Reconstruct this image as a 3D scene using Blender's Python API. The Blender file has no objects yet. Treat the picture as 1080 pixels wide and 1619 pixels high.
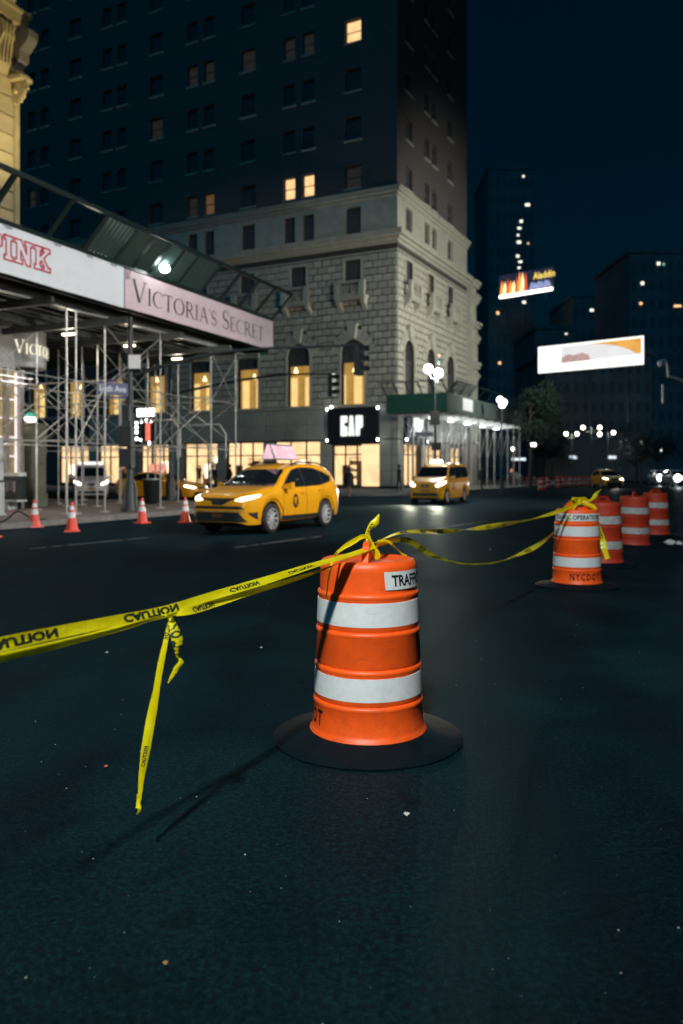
import bpy, bmesh, math, random
import numpy as np
from mathutils import Vector, Matrix
from mathutils.bvhtree import BVHTree
from mathutils.geometry import tessellate_polygon

random.seed(7)
R = math.radians
PI = math.pi
SC = bpy.context.scene
COL = SC.collection

# ------------------------------------------------------------------ camera, sky, night fill, exposure
F, HC, CX, YH = 1259.0, 1.45, 540.0, 746.0      # 28 mm lens in photo pixels, eye height, horizon row
cam = bpy.data.cameras.new('camera')
cam.lens = 28.0
cam.sensor_width = 36.0
cam.sensor_fit = 'AUTO'
cam.shift_y = -(809.5 - YH) / 1619.0
cam.clip_start = 0.1
cam.clip_end = 2000.0
cam.dof.use_dof = True
cam.dof.focus_distance = 4.2
cam.dof.aperture_fstop = 1.8
cam.dof.aperture_blades = 9
camo = bpy.data.objects.new('camera', cam)
COL.objects.link(camo)
camo.location = (0, 0, HC)
camo.rotation_euler = (R(90), 0, 0)
SC.camera = camo

w = bpy.data.worlds.new('World')
SC.world = w
w.use_nodes = True
nt = w.node_tree
bg = nt.nodes['Background']
sky = nt.nodes.new('ShaderNodeTexSky')
sky.sky_type = 'NISHITA'
sky.sun_disc = False
sky.sun_elevation = R(40)
sky.sun_rotation = R(200)
sky.air_density = 1.0
sky.dust_density = 0.2
sky.ozone_density = 3.0
tint = nt.nodes.new('ShaderNodeMix')
tint.data_type = 'RGBA'
tint.blend_type = 'MULTIPLY'
tint.inputs['Factor'].default_value = 1.0
nt.links.new(sky.outputs['Color'], tint.inputs['A'])
tint.inputs['B'].default_value = (0.02, 0.62, 0.72, 1)
glow = nt.nodes.new('ShaderNodeMix')          # even city glow over the blue night sky
glow.data_type = 'RGBA'
glow.inputs['Factor'].default_value = 0.62
nt.links.new(tint.outputs['Result'], glow.inputs['A'])
glow.inputs['B'].default_value = (0.01, 1.15, 2.5, 1)
nt.links.new(glow.outputs['Result'], bg.inputs['Color'])
bg.inputs['Strength'].default_value = 0.0052

sun = bpy.data.lights.new('night_fill', 'SUN')  # teal fill added to lift the dark facades
sun.energy = 0.34
sun.angle = R(30)
sun.color = (0.0, 0.50, 1.0)
suno = bpy.data.objects.new('night_fill', sun)
COL.objects.link(suno)
suno.rotation_euler = Vector((0.30, 0.70, -0.64)).to_track_quat('-Z', 'Y').to_euler()

SC.view_settings.view_transform = 'Standard'
SC.view_settings.look = 'None'
SC.view_settings.gamma = 1.0
SC.view_settings.exposure = 0.0
SC.view_settings.use_curve_mapping = False
SC.render.engine = 'CYCLES'
SC.cycles.use_denoising = True
SC.cycles.max_bounces = 4
SC.cycles.diffuse_bounces = 2
SC.cycles.glossy_bounces = 2
SC.cycles.transparent_max_bounces = 8
SC.cycles.caustics_reflective = False
SC.cycles.caustics_refractive = False
SC.cycles.sample_clamp_indirect = 4.0
SC.cycles.sample_clamp_direct = 0.0


# ------------------------------------------------------------------ helpers
def P(px, py, Y):
    """the point at depth Y seen at photo pixel (px, py)"""
    return Vector(((px - CX) * Y / F, Y, HC - (py - YH) * Y / F))


def G(px, py, z=0.0):
    """the point at height z seen at photo pixel (px, py)"""
    Y = F * (HC - z) / (py - YH)
    return Vector(((px - CX) * Y / F, Y, z))


MATS = {}


def M(name, col, rough=0.6, metal=0.0, var=0.2, scale=6.0, bump=0.0, bscale=60.0, emit=None, es=0.0,
      spec=0.5, rnd=0.0, coat=0.0, dirt=0.0, scuff=0.0):
    if name in MATS:
        return MATS[name]
    m = bpy.data.materials.new(name)
    m.use_nodes = True
    t = m.node_tree
    N, L = t.nodes, t.links
    b = N['Principled BSDF']
    b.inputs['Roughness'].default_value = rough
    b.inputs['Metallic'].default_value = metal
    b.inputs['Specular IOR Level'].default_value = spec
    b.inputs['Coat Weight'].default_value = coat
    b.inputs['Coat Roughness'].default_value = 0.06
    tc = N.new('ShaderNodeTexCoord')
    nz = N.new('ShaderNodeTexNoise')
    nz.inputs['Scale'].default_value = scale
    nz.inputs['Detail'].default_value = 6
    nz.inputs['Roughness'].default_value = 0.62
    L.new(tc.outputs['Object'], nz.inputs['Vector'])
    rp = N.new('ShaderNodeValToRGB')
    rp.color_ramp.elements[0].position = 0.3
    rp.color_ramp.elements[1].position = 0.72
    lo = [max(0, c * (1 - var)) for c in col]
    hi = [min(1, c * (1 + var)) for c in col]
    rp.color_ramp.elements[0].color = (*lo, 1)
    rp.color_ramp.elements[1].color = (*hi, 1)
    L.new(nz.outputs['Fac'], rp.inputs['Fac'])
    out = rp.outputs['Color']
    if rnd > 0:
        oi = N.new('ShaderNodeObjectInfo')
        mr = N.new('ShaderNodeMapRange')
        mr.inputs['To Min'].default_value = 1 - rnd
        mr.inputs['To Max'].default_value = 1 + rnd
        L.new(oi.outputs['Random'], mr.inputs['Value'])
        mx = N.new('ShaderNodeMix')
        mx.data_type = 'RGBA'
        mx.blend_type = 'MULTIPLY'
        mx.inputs['Factor'].default_value = 1
        L.new(out, mx.inputs['A'])
        L.new(mr.outputs['Result'], mx.inputs['B'])
        out = mx.outputs['Result']
    if dirt > 0:
        n2 = N.new('ShaderNodeTexNoise')
        n2.inputs['Scale'].default_value = 3.1
        n2.inputs['Detail'].default_value = 9
        n2.inputs['Roughness'].default_value = 0.75
        n2.inputs['Distortion'].default_value = 0.6
        L.new(tc.outputs['Object'], n2.inputs['Vector'])
        r2 = N.new('ShaderNodeMapRange')
        r2.inputs['From Min'].default_value = 0.52
        r2.inputs['From Max'].default_value = 0.72
        r2.inputs['To Min'].default_value = 0
        r2.inputs['To Max'].default_value = dirt
        L.new(n2.outputs['Fac'], r2.inputs['Value'])
        mx = N.new('ShaderNodeMix')
        mx.data_type = 'RGBA'
        L.new(r2.outputs['Result'], mx.inputs['Factor'])
        L.new(out, mx.inputs['A'])
        mx.inputs['B'].default_value = (0.05, 0.04, 0.035, 1)
        out = mx.outputs['Result']
    if scuff > 0:                                  # sideways tyre and handling scrapes
        mp = N.new('ShaderNodeMapping')
        mp.inputs['Scale'].default_value = (3.0, 3.0, 26.0)
        mp.inputs['Rotation'].default_value = (R(9), R(-7), 0)
        L.new(tc.outputs['Object'], mp.inputs['Vector'])
        n3 = N.new('ShaderNodeTexNoise')
        n3.inputs['Scale'].default_value = 1.6
        n3.inputs['Detail'].default_value = 8
        n3.inputs['Roughness'].default_value = 0.7
        L.new(mp.outputs['Vector'], n3.inputs['Vector'])
        r3 = N.new('ShaderNodeMapRange')
        r3.inputs['From Min'].default_value = 0.60
        r3.inputs['From Max'].default_value = 0.70
        r3.inputs['To Max'].default_value = scuff
        L.new(n3.outputs['Fac'], r3.inputs['Value'])
        mx = N.new('ShaderNodeMix')
        mx.data_type = 'RGBA'
        L.new(r3.outputs['Result'], mx.inputs['Factor'])
        L.new(out, mx.inputs['A'])
        mx.inputs['B'].default_value = (0.03, 0.025, 0.025, 1)
        out = mx.outputs['Result']
    L.new(out, b.inputs['Base Color'])
    if bump > 0:
        nb = N.new('ShaderNodeTexNoise')
        nb.inputs['Scale'].default_value = bscale
        nb.inputs['Detail'].default_value = 4
        L.new(tc.outputs['Object'], nb.inputs['Vector'])
        bp = N.new('ShaderNodeBump')
        bp.inputs['Strength'].default_value = bump
        bp.inputs['Distance'].default_value = 0.02
        L.new(nb.outputs['Fac'], bp.inputs['Height'])
        L.new(bp.outputs['Normal'], b.inputs['Normal'])
    if emit is not None:
        re = N.new('ShaderNodeValToRGB')
        re.color_ramp.elements[0].position = 0.3
        re.color_ramp.elements[1].position = 0.7
        re.color_ramp.elements[0].color = (*[c * (1 - var) for c in emit], 1)
        re.color_ramp.elements[1].color = (*emit, 1)
        L.new(nz.outputs['Fac'], re.inputs['Fac'])
        L.new(re.outputs['Color'], b.inputs['Emission Color'])
        b.inputs['Emission Strength'].default_value = es
    MATS[name] = m
    return m


def glass(name, tint, mixf=0.75, rough=0.03):
    """thin window glass: part see-through, part mirror"""
    if name in MATS:
        return MATS[name]
    m = bpy.data.materials.new(name)
    m.use_nodes = True
    t = m.node_tree
    N, L = t.nodes, t.links
    N.remove(N['Principled BSDF'])
    tr = N.new('ShaderNodeBsdfTransparent')
    tr.inputs['Color'].default_value = (*tint, 1)
    gl = N.new('ShaderNodeBsdfGlossy')
    gl.inputs['Roughness'].default_value = rough
    gl.inputs['Color'].default_value = (0.9, 0.95, 1, 1)
    lw = N.new('ShaderNodeLayerWeight')
    lw.inputs['Blend'].default_value = 1 - mixf
    mx = N.new('ShaderNodeMixShader')
    L.new(lw.outputs['Fresnel'], mx.inputs['Fac'])
    L.new(tr.outputs[0], mx.inputs[1])
    L.new(gl.outputs[0], mx.inputs[2])
    L.new(mx.outputs[0], N['Material Output'].inputs['Surface'])
    MATS[name] = m
    return m


class MB:
    """collects geometry for ONE mesh object"""

    def __init__(s):
        s.v, s.f, s.m = [], [], []

    def quad(s, a, b, c, d, m=0):
        n = len(s.v)
        s.v += [tuple(a), tuple(b), tuple(c), tuple(d)]
        s.f.append((n, n + 1, n + 2, n + 3))
        s.m.append(m)
        return s

    def poly(s, pts, m=0):
        n = len(s.v)
        s.v += [tuple(p) for p in pts]
        s.f.append(tuple(range(n, n + len(pts))))
        s.m.append(m)
        return s

    def hexa(s, c, m=0):
        """8 corners, bottom ring then top ring"""
        n = len(s.v)
        s.v += [tuple(p) for p in c]
        for q in ((0, 3, 2, 1), (4, 5, 6, 7), (0, 1, 5, 4), (1, 2, 6, 5), (2, 3, 7, 6), (3, 0, 4, 7)):
            s.f.append(tuple(n + i for i in q))
            s.m.append(m)
        return s

    def box(s, x0, x1, y0, y1, z0, z1, m=0, fn=None):
        c = [(x0, y0, z0), (x1, y0, z0), (x1, y1, z0), (x0, y1, z0), (x0, y0, z1), (x1, y0, z1), (x1, y1, z1), (x0, y1, z1)]
        if fn:
            c = [fn(*p) for p in c]
        return s.hexa(c, m)

    def bar(s, a, b, w, h=None, m=0, up=(0, 0, 1)):
        """a rectangular bar from a to b"""
        a, b = Vector(a), Vector(b)
        h = h or w
        t = (b - a).normalized()
        u = Vector(up)
        if abs(t.dot(u)) > 0.98:
            u = Vector((1, 0, 0))
        sx = t.cross(u).normalized() * (w / 2)
        sz = sx.cross(t).normalized() * (h / 2)
        return s.hexa([a - sx - sz, a + sx - sz, b + sx - sz, b - sx - sz, a - sx + sz, a + sx + sz, b + sx + sz, b - sx + sz], m)

    def tube(s, pts, r, n=8, m=0, cap=True):
        pts = [Vector(p) for p in pts]
        rs = r if isinstance(r, (list, tuple)) else [r] * len(pts)
        t0 = (pts[1] - pts[0]).normalized()
        u = Vector((0, 0, 1)) if abs(t0.z) < 0.9 else Vector((1, 0, 0))
        base = len(s.v)
        for i, p in enumerate(pts):
            if i == 0:
                t = t0
            elif i == len(pts) - 1:
                t = (p - pts[i - 1]).normalized()
            else:
                t = ((p - pts[i - 1]).normalized() + (pts[i + 1] - p).normalized()).normalized()
            a = t.cross(u)
            if a.length < 1e-5:
                a = t.orthogonal()
            a.normalize()
            b = a.cross(t).normalized()
            u = b
            for k in range(n):
                an = 2 * PI * k / n
                s.v.append(tuple(p + (a * math.cos(an) + b * math.sin(an)) * rs[i]))
        for i in range(len(pts) - 1):
            for k in range(n):
                s.f.append((base + i * n + k, base + i * n + (k + 1) % n, base + (i + 1) * n + (k + 1) % n, base + (i + 1) * n + k))
                s.m.append(m)
        if cap:
            s.f.append(tuple(base + k for k in range(n))[::-1])
            s.f.append(tuple(base + (len(pts) - 1) * n + k for k in range(n)))
            s.m += [m, m]
        return s

    def lathe(s, prof, n=32, m=0, c=(0, 0, 0), axis='z', a0=0.0, a1=2 * PI, closed=True):
        base = len(s.v)
        k = n if closed else n + 1
        for (r, z) in prof:
            for i in range(k):
                a = a0 + (a1 - a0) * i / n
                if axis == 'z':
                    p = (c[0] + r * math.cos(a), c[1] + r * math.sin(a), c[2] + z)
                else:
                    p = (c[0] + r * math.cos(a), c[1] + z, c[2] + r * math.sin(a))
                s.v.append(p)
        for j in range(len(prof) - 1):
            for i in range(n if closed else n):
                i2 = (i + 1) % k
                s.f.append((base + j * k + i, base + j * k + i2, base + (j + 1) * k + i2, base + (j + 1) * k + i))
                s.m.append(m)
        return s

    def prism(s, poly, fn, d0, d1, m=0, mf=None):
        """2-D outline poly pushed from depth d0 to d1; fn(a, b, d) gives the 3-D point"""
        n = len(s.v)
        k = len(poly)
        s.v += [tuple(fn(a, b, d0)) for a, b in poly] + [tuple(fn(a, b, d1)) for a, b in poly]
        for i in range(k):
            j = (i + 1) % k
            s.f.append((n + i, n + j, n + k + j, n + k + i))
            s.m.append(m)
        s.tess(poly, n, m)
        s.tess(poly, n + k, m if mf is None else mf)
        return s

    def tess(s, poly, n, m):
        for tri in tessellate_polygon([[Vector((a, b, 0)) for a, b in poly]]):
            s.f.append(tuple(n + i for i in tri))
            s.m.append(m)

    def flat(s, poly, fn, d, m=0):
        n = len(s.v)
        s.v += [tuple(fn(a, b, d)) for a, b in poly]
        s.tess(poly, n, m)
        return s

    def add(s, vs, fs, m=0):
        n = len(s.v)
        s.v += [tuple(p) for p in vs]
        for f in fs:
            s.f.append(tuple(n + i for i in f))
            s.m.append(m)
        return s

    def mesh(s, name, mats, smooth=False, bevel=0):
        me = bpy.data.meshes.new(name)
        me.from_pydata(s.v, [], s.f)
        mats = mats if isinstance(mats, (list, tuple)) else [mats]
        for x in mats:
            me.materials.append(x)
        if len(mats) > 1:
            me.polygons.foreach_set('material_index', s.m)
        if smooth is not False:
            bm = bmesh.new()
            bm.from_mesh(me)
            bmesh.ops.remove_doubles(bm, verts=bm.verts, dist=1e-5)
            bmesh.ops.recalc_face_normals(bm, faces=bm.faces)
            ang = R(40) if smooth is True else R(smooth)
            for f in bm.faces:
                f.smooth = True
            for e in bm.edges:
                if len(e.link_faces) == 2:
                    e.smooth = e.calc_face_angle(0) < ang
            bm.to_mesh(me)
            bm.free()
        me.update()
        return me

    def build(s, name, mats, parent=None, smooth=False):
        return link(s.mesh(name, mats, smooth), name, parent)


def link(me, name, parent=None, loc=(0, 0, 0), rz=0.0, scale=None):
    o = bpy.data.objects.new(name, me)
    COL.objects.link(o)
    o.parent = parent
    o.location = loc
    o.rotation_euler = (0, 0, rz)
    if scale:
        o.scale = scale
    return o


def tag(o, label=None, cat=None, group=None, kind=None):
    if label:
        o['label'] = label
    if cat:
        o['category'] = cat
    if group:
        o['group'] = group
    if kind:
        o['kind'] = kind
    return o


def thing(name, label, cat, loc=(0, 0, 0), rz=0.0, group=None):
    o = bpy.data.objects.new(name, None)
    COL.objects.link(o)
    o.location = loc
    o.rotation_euler = (0, 0, rz)
    o.empty_display_size = 0.1
    return tag(o, label, cat, group)


KIDS = {}


def copy_tree(o, parent=None):
    c = o.copy()
    COL.objects.link(c)
    c.parent = parent
    for ch in [x for x in COL.objects if x.parent == o]:
        copy_tree(ch, c)
    return c


def dup(o, loc, rz, label, group=None):
    c = copy_tree(o)
    c.location = loc
    c.rotation_euler = (0, 0, rz)
    tag(c, label, group=group)
    return c


def lamp(name, kind, loc, power, color, parent=None, target=None, size=70, blend=0.4, radius=0.1):
    l = bpy.data.lights.new(name, kind)
    l.energy = power
    l.color = color
    if kind != 'AREA':
        l.shadow_soft_size = radius
    if kind == 'SPOT':
        l.spot_size = R(size)
        l.spot_blend = blend
    if kind == 'AREA':
        l.size = radius
    o = bpy.data.objects.new(name, l)
    COL.objects.link(o)
    o.location = loc
    if target is not None:
        o.rotation_euler = (Vector(target) - Vector(loc)).to_track_quat('-Z', 'Y').to_euler()
    if parent is not None:
        o.parent = parent
    return o


# ------------------------------------------------------------------ lettering
_glyph = {}


def sans(txt, h, bold=0.0, wide=1.0, align='LEFT', space=1.0):
    """flat letter outlines of the plain built-in face; returns (points, faces), capital height h"""
    key = (txt, bold, space)
    if key not in _glyph:
        c = bpy.data.curves.new('t', 'FONT')
        c.body = txt
        c.size = 1.0
        c.offset = bold
        c.space_character = space
        c.resolution_u = 2
        o = bpy.data.objects.new('t', c)
        COL.objects.link(o)
        dg = bpy.context.evaluated_depsgraph_get()
        me = bpy.data.meshes.new_from_object(o.evaluated_get(dg))
        vs = [(v.co.x, v.co.y) for v in me.vertices]
        fs = [tuple(p.vertices) for p in me.polygons]
        bpy.data.objects.remove(o)
        bpy.data.curves.remove(c)
        bpy.data.meshes.remove(me)
        _glyph[key] = (vs, fs)
    vs, fs = _glyph[key]
    xs = [v[0] for v in vs]
    ys = [v[1] for v in vs]
    k = h / (max(ys) - min(ys))
    x0 = min(xs) if align == 'LEFT' else (min(xs) + max(xs)) / 2
    y0 = min(ys)
    return [((x - x0) * k * wide, (y - y0) * k) for x, y in vs], fs


def stroke(pts, wd):
    """ribbon of varying width along 2-D points -> list of quads"""
    out = []
    pts = [Vector((p[0], p[1])) for p in pts]
    wd = wd if isinstance(wd, (list, tuple)) else [wd] * len(pts)
    ns = []
    for i in range(len(pts)):
        a = pts[max(0, i - 1)]
        b = pts[min(len(pts) - 1, i + 1)]
        t = (b - a).normalized()
        ns.append(Vector((-t.y, t.x)))
    for i in range(len(pts) - 1):
        out.append([pts[i] + ns[i] * wd[i] / 2, pts[i + 1] + ns[i + 1] * wd[i + 1] / 2,
                    pts[i + 1] - ns[i + 1] * wd[i + 1] / 2, pts[i] - ns[i] * wd[i] / 2])
    return out


def arc(cx, cy, rx, ry, a0, a1, n=14):
    return [(cx + rx * math.cos(R(a0 + (a1 - a0) * i / n)), cy + ry * math.sin(R(a0 + (a1 - a0) * i / n))) for i in range(n + 1)]


TK, TN = 0.105, 0.042


def _sf(x, y, wd=0.24):
    return [[(x - wd / 2, y - 0.016), (x + wd / 2, y - 0.016), (x + wd / 2, y + 0.016), (x - wd / 2, y + 0.016)]]


def ringw(pts, cx, thick=TK, thin=TN, rx=1.0):
    return [thin + (thick - thin) * min(1, abs(p[0] - cx) / rx) ** 1.5 for p in pts]


def serif(ch):
    """(polygons, advance) for one classical capital of height 1"""
    if ch == 'I':
        return stroke([(0.15, 0), (0.15, 1)], TK) + _sf(0.15, 0.016) + _sf(0.15, 0.984), 0.34
    if ch == 'V':
        return stroke([(0.1, 1), (0.42, 0.0)], TK) + stroke([(0.42, 0.0), (0.74, 1)], TN) + _sf(0.1, 0.984) + _sf(0.74, 0.984), 0.84
    if ch == 'T':
        return (stroke([(0.36, 0), (0.36, 0.97)], TK) + stroke([(0.03, 0.975), (0.69, 0.975)], TN) + _sf(0.36, 0.016)
                + stroke([(0.04, 1.0), (0.02, 0.84)], 0.03) + stroke([(0.68, 1.0), (0.70, 0.84)], 0.03)), 0.74
    if ch == 'O':
        p = arc(0.46, 0.5, 0.4, 0.48, 0, 360, 30)
        return stroke(p, ringw(p, 0.46, rx=0.4)), 0.94
    if ch == 'C':
        p = arc(0.46, 0.5, 0.4, 0.48, 48, 318, 24)
        return stroke(p, [0.03 + (TK - 0.03) * max(0, -math.cos(R(48 + 270 * i / 24))) for i in range(25)]) + stroke([(0.74, 0.97), (0.75, 0.74)], 0.03), 0.82
    if ch == 'R':
        p = [(0.15, 0.97)] + arc(0.36, 0.735, 0.21, 0.235, 90, -90, 12) + [(0.15, 0.5)]
        return (stroke([(0.15, 0), (0.15, 1)], TK) + _sf(0.15, 0.016) + _sf(0.15, 0.984, 0.2)
                + stroke(p, ringw(p, 0.36, rx=0.22)) + stroke([(0.34, 0.5), (0.72, 0.0)], TK * 0.9) + _sf(0.74, 0.014, 0.14)), 0.8
    if ch == 'A':
        return (stroke([(0.08, 0), (0.4, 1)], TN) + stroke([(0.4, 1), (0.74, 0)], TK) + stroke([(0.2, 0.36), (0.62, 0.36)], TN)
                + _sf(0.08, 0.016) + _sf(0.74, 0.016)), 0.84
    if ch == 'S':
        p = arc(0.28, 0.735, 0.2, 0.235, 30, 245, 16) + arc(0.28, 0.26, 0.22, 0.24, 60, -150, 16)
        n = len(p)
        return stroke(p, [TN + (TK - TN) * math.exp(-((i / (n - 1) - 0.5) / 0.22) ** 2) for i in range(n)]) + stroke([(0.46, 0.96), (0.47, 0.76)], 0.03) + stroke([(0.07, 0.24), (0.06, 0.03)], 0.03), 0.56
    if ch == 'E':
        return (stroke([(0.15, 0), (0.15, 1)], TK) + stroke([(0.05, 0.975), (0.52, 0.975)], TN) + stroke([(0.15, 0.52), (0.45, 0.52)], TN)
                + stroke([(0.05, 0.022), (0.55, 0.022)], TN) + stroke([(0.52, 1), (0.53, 0.84)], 0.03) + stroke([(0.55, 0), (0.58, 0.17)], 0.03)
                + stroke([(0.45, 0.44), (0.45, 0.6)], 0.03)), 0.62
    if ch == "'":
        return stroke([(0.06, 1.0), (0.04, 0.76)], [0.07, 0.02]), 0.14
    return [], 0.3


def serif_line(words, caps, small):
    """small-capital line -> (polygons, total width)"""
    out, x = [], 0.0
    for wi, wd in enumerate(words):
        for i, ch in enumerate(wd):
            k = caps if i == 0 else small
            ps, adv = serif(ch)
            out.append([[(x + q[0] * k * 0.86, q[1] * k) for q in p] for p in ps])
            x += adv * k * 0.86 + 0.028
        x += 0.24
    return out, x - 0.24


def letters(mb, polys, fn, d, m=0, step=0.0004):
    for i, p in enumerate(polys):
        mb.poly([fn(a, b, d + step * (i % 6)) for a, b in p], m)


def rounded(poly, r, n=4):
    out = []
    k = len(poly)
    for i in range(k):
        a, b, c = Vector(poly[i - 1]), Vector(poly[i]), Vector(poly[(i + 1) % k])
        rr = min(r, (a - b).length * 0.49, (c - b).length * 0.49)
        p, q = b + (a - b).normalized() * rr, b + (c - b).normalized() * rr
        for j in range(n + 1):
            t = j / n
            out.append(tuple(p * (1 - t) ** 2 + b * 2 * t * (1 - t) + q * t * t))
    return out


# ------------------------------------------------------------------ materials
ORANGE = M('orange_plastic', (0.90, 0.105, 0.010), rough=0.42, var=0.14, scale=9, bump=0.12, bscale=160, dirt=0.42, scuff=0.5)
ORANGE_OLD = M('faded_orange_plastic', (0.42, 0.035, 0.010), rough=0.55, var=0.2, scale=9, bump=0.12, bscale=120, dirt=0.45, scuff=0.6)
WHITEBAND = M('white_reflective_sheet', (0.60, 0.66, 0.66), rough=0.42, var=0.08, scale=30, bump=0.06, bscale=300, dirt=0.20, scuff=0.35)
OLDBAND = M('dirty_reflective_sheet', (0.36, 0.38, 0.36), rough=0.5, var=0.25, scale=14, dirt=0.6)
RUBBER = M('black_rubber', (0.0005, 0.0070, 0.0105), rough=0.7, var=0.3, scale=14, bump=0.3, bscale=90, spec=0.12)
TAPE = None
INK = M('black_ink', (0.005, 0.008, 0.008), rough=0.7, var=0.1, spec=0.2)
GREENINK = M('dark_tape_ink', (0.012, 0.028, 0.014), rough=0.5, var=0.2, scale=40)
BLACKMETAL = M('black_painted_metal', (0.012, 0.016, 0.018), rough=0.45, var=0.2)
STEEL = M('galvanised_steel', (0.50, 0.50, 0.47), rough=0.42, metal=0.55, var=0.25, scale=5)
DARKSTEEL = M('dark_steel', (0.05, 0.06, 0.06), rough=0.5, metal=0.3, var=0.3)
DECK = M('steel_deck', (0.07, 0.075, 0.075), rough=0.5, metal=0.4, var=0.3)
GREENPLY = M('green_plywood', (0.012, 0.070, 0.048), rough=0.55, var=0.15, scale=3)
DARKGREEN = M('dark_green_paint', (0.007, 0.018, 0.017), rough=0.35, var=0.2)
CORR = M('corrugated_sheet', (0.05, 0.085, 0.075), rough=0.3, metal=0.35, var=0.2)
STONE = M('limestone', (0.38, 0.36, 0.29), rough=0.85, var=0.16, scale=1.2, bump=0.15, bscale=14)
BLOCK = M('limestone_block', (0.38, 0.36, 0.29), rough=0.85, var=0.14, scale=1.6, bump=0.2, bscale=12, rnd=0.13)
JOINT = M('recessed_mortar', (0.05, 0.046, 0.038), rough=0.9, var=0.2)
CREAM = M('cream_stone', (0.46, 0.37, 0.19), rough=0.85, var=0.15, scale=1.5, bump=0.15, bscale=12, rnd=0.1)
WINFRAME = M('dark_window_frame', (0.06, 0.06, 0.06), rough=0.5)
DARKPANE = M('dark_pane', (0.075, 0.075, 0.08), rough=0.15, var=0.1, spec=0.6)
CONCRETE = M('concrete', (0.20, 0.185, 0.165), rough=0.9, var=0.18, scale=1.5, bump=0.2, bscale=30, dirt=0.35)
KERB = M('granite_kerb', (0.17, 0.165, 0.16), rough=0.85, var=0.25, scale=5)
WHITEPAINT = M('white_paint', (0.72, 0.73, 0.72), rough=0.5, var=0.06)
TILE = M('stone_panel', (0.33, 0.33, 0.28), rough=0.5, var=0.1, scale=1.0, rnd=0.06)
CHROME = M('bright_metal', (0.6, 0.6, 0.6), rough=0.22, metal=0.9, var=0.05)
YELLOW = M('taxi_yellow_paint', (0.74, 0.33, 0.006), rough=0.32, var=0.05, scale=2, coat=0.8)
CARGLASS = M('car_glass', (0.008, 0.011, 0.013), rough=0.04, var=0.05, spec=0.8)
CARBLACK = M('car_black_plastic', (0.012, 0.014, 0.015), rough=0.5, var=0.15)
TYRE = M('tyre_rubber', (0.012, 0.012, 0.013), rough=0.75, var=0.2)
ALLOY = M('alloy_rim', (0.6, 0.6, 0.58), rough=0.35, metal=0.3, var=0.1)


def lit(name, col, s, var=0.0, scale=4.0):
    return M(name, (0.06, 0.06, 0.06), emit=col, es=s, var=var, scale=scale, rough=0.5)


HEADLIGHT = lit('headlight_glow', (1.0, 0.86, 0.62), 9)
GLOBE = lit('lamp_globe_glow', (1.0, 0.93, 0.78), 9)
COOLGLOBE = lit('cool_globe_glow', (0.92, 1.0, 0.94), 11)
LEDWHITE = lit('led_white', (0.95, 1.0, 0.98), 8)


def tape_mat():
    m = bpy.data.materials.new('yellow_plastic_tape')
    m.use_nodes = True
    t = m.node_tree
    N, L = t.nodes, t.links
    b = N['Principled BSDF']
    tc = N.new('ShaderNodeTexCoord')
    nz = N.new('ShaderNodeTexNoise')
    nz.inputs['Scale'].default_value = 9
    nz.inputs['Detail'].default_value = 7
    L.new(tc.outputs['Object'], nz.inputs['Vector'])
    rp = N.new('ShaderNodeValToRGB')
    rp.color_ramp.elements[0].color = (0.74, 0.64, 0.0, 1)
    rp.color_ramp.elements[1].color = (0.95, 0.90, 0.015, 1)
    rp.color_ramp.elements[0].position = 0.3
    rp.color_ramp.elements[1].position = 0.7
    L.new(nz.outputs['Fac'], rp.inputs['Fac'])
    L.new(rp.outputs['Color'], b.inputs['Base Color'])
    b.inputs['Roughness'].default_value = 0.3
    tl = N.new('ShaderNodeBsdfTranslucent')
    L.new(rp.outputs['Color'], tl.inputs['Color'])
    mx = N.new('ShaderNodeMixShader')
    mx.inputs['Fac'].default_value = 0.3
    L.new(b.outputs[0], mx.inputs[1])
    L.new(tl.outputs[0], mx.inputs[2])
    bp = N.new('ShaderNodeBump')
    bp.inputs['Strength'].default_value = 0.35
    bp.inputs['Distance'].default_value = 0.01
    n2 = N.new('ShaderNodeTexNoise')
    n2.inputs['Scale'].default_value = 30
    n2.inputs['Distortion'].default_value = 1.5
    L.new(tc.outputs['Object'], n2.inputs['Vector'])
    L.new(n2.outputs['Fac'], bp.inputs['Height'])
    L.new(bp.outputs['Normal'], b.inputs['Normal'])
    L.new(mx.outputs[0], N['Material Output'].inputs['Surface'])
    return m


TAPE = tape_mat()


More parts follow.
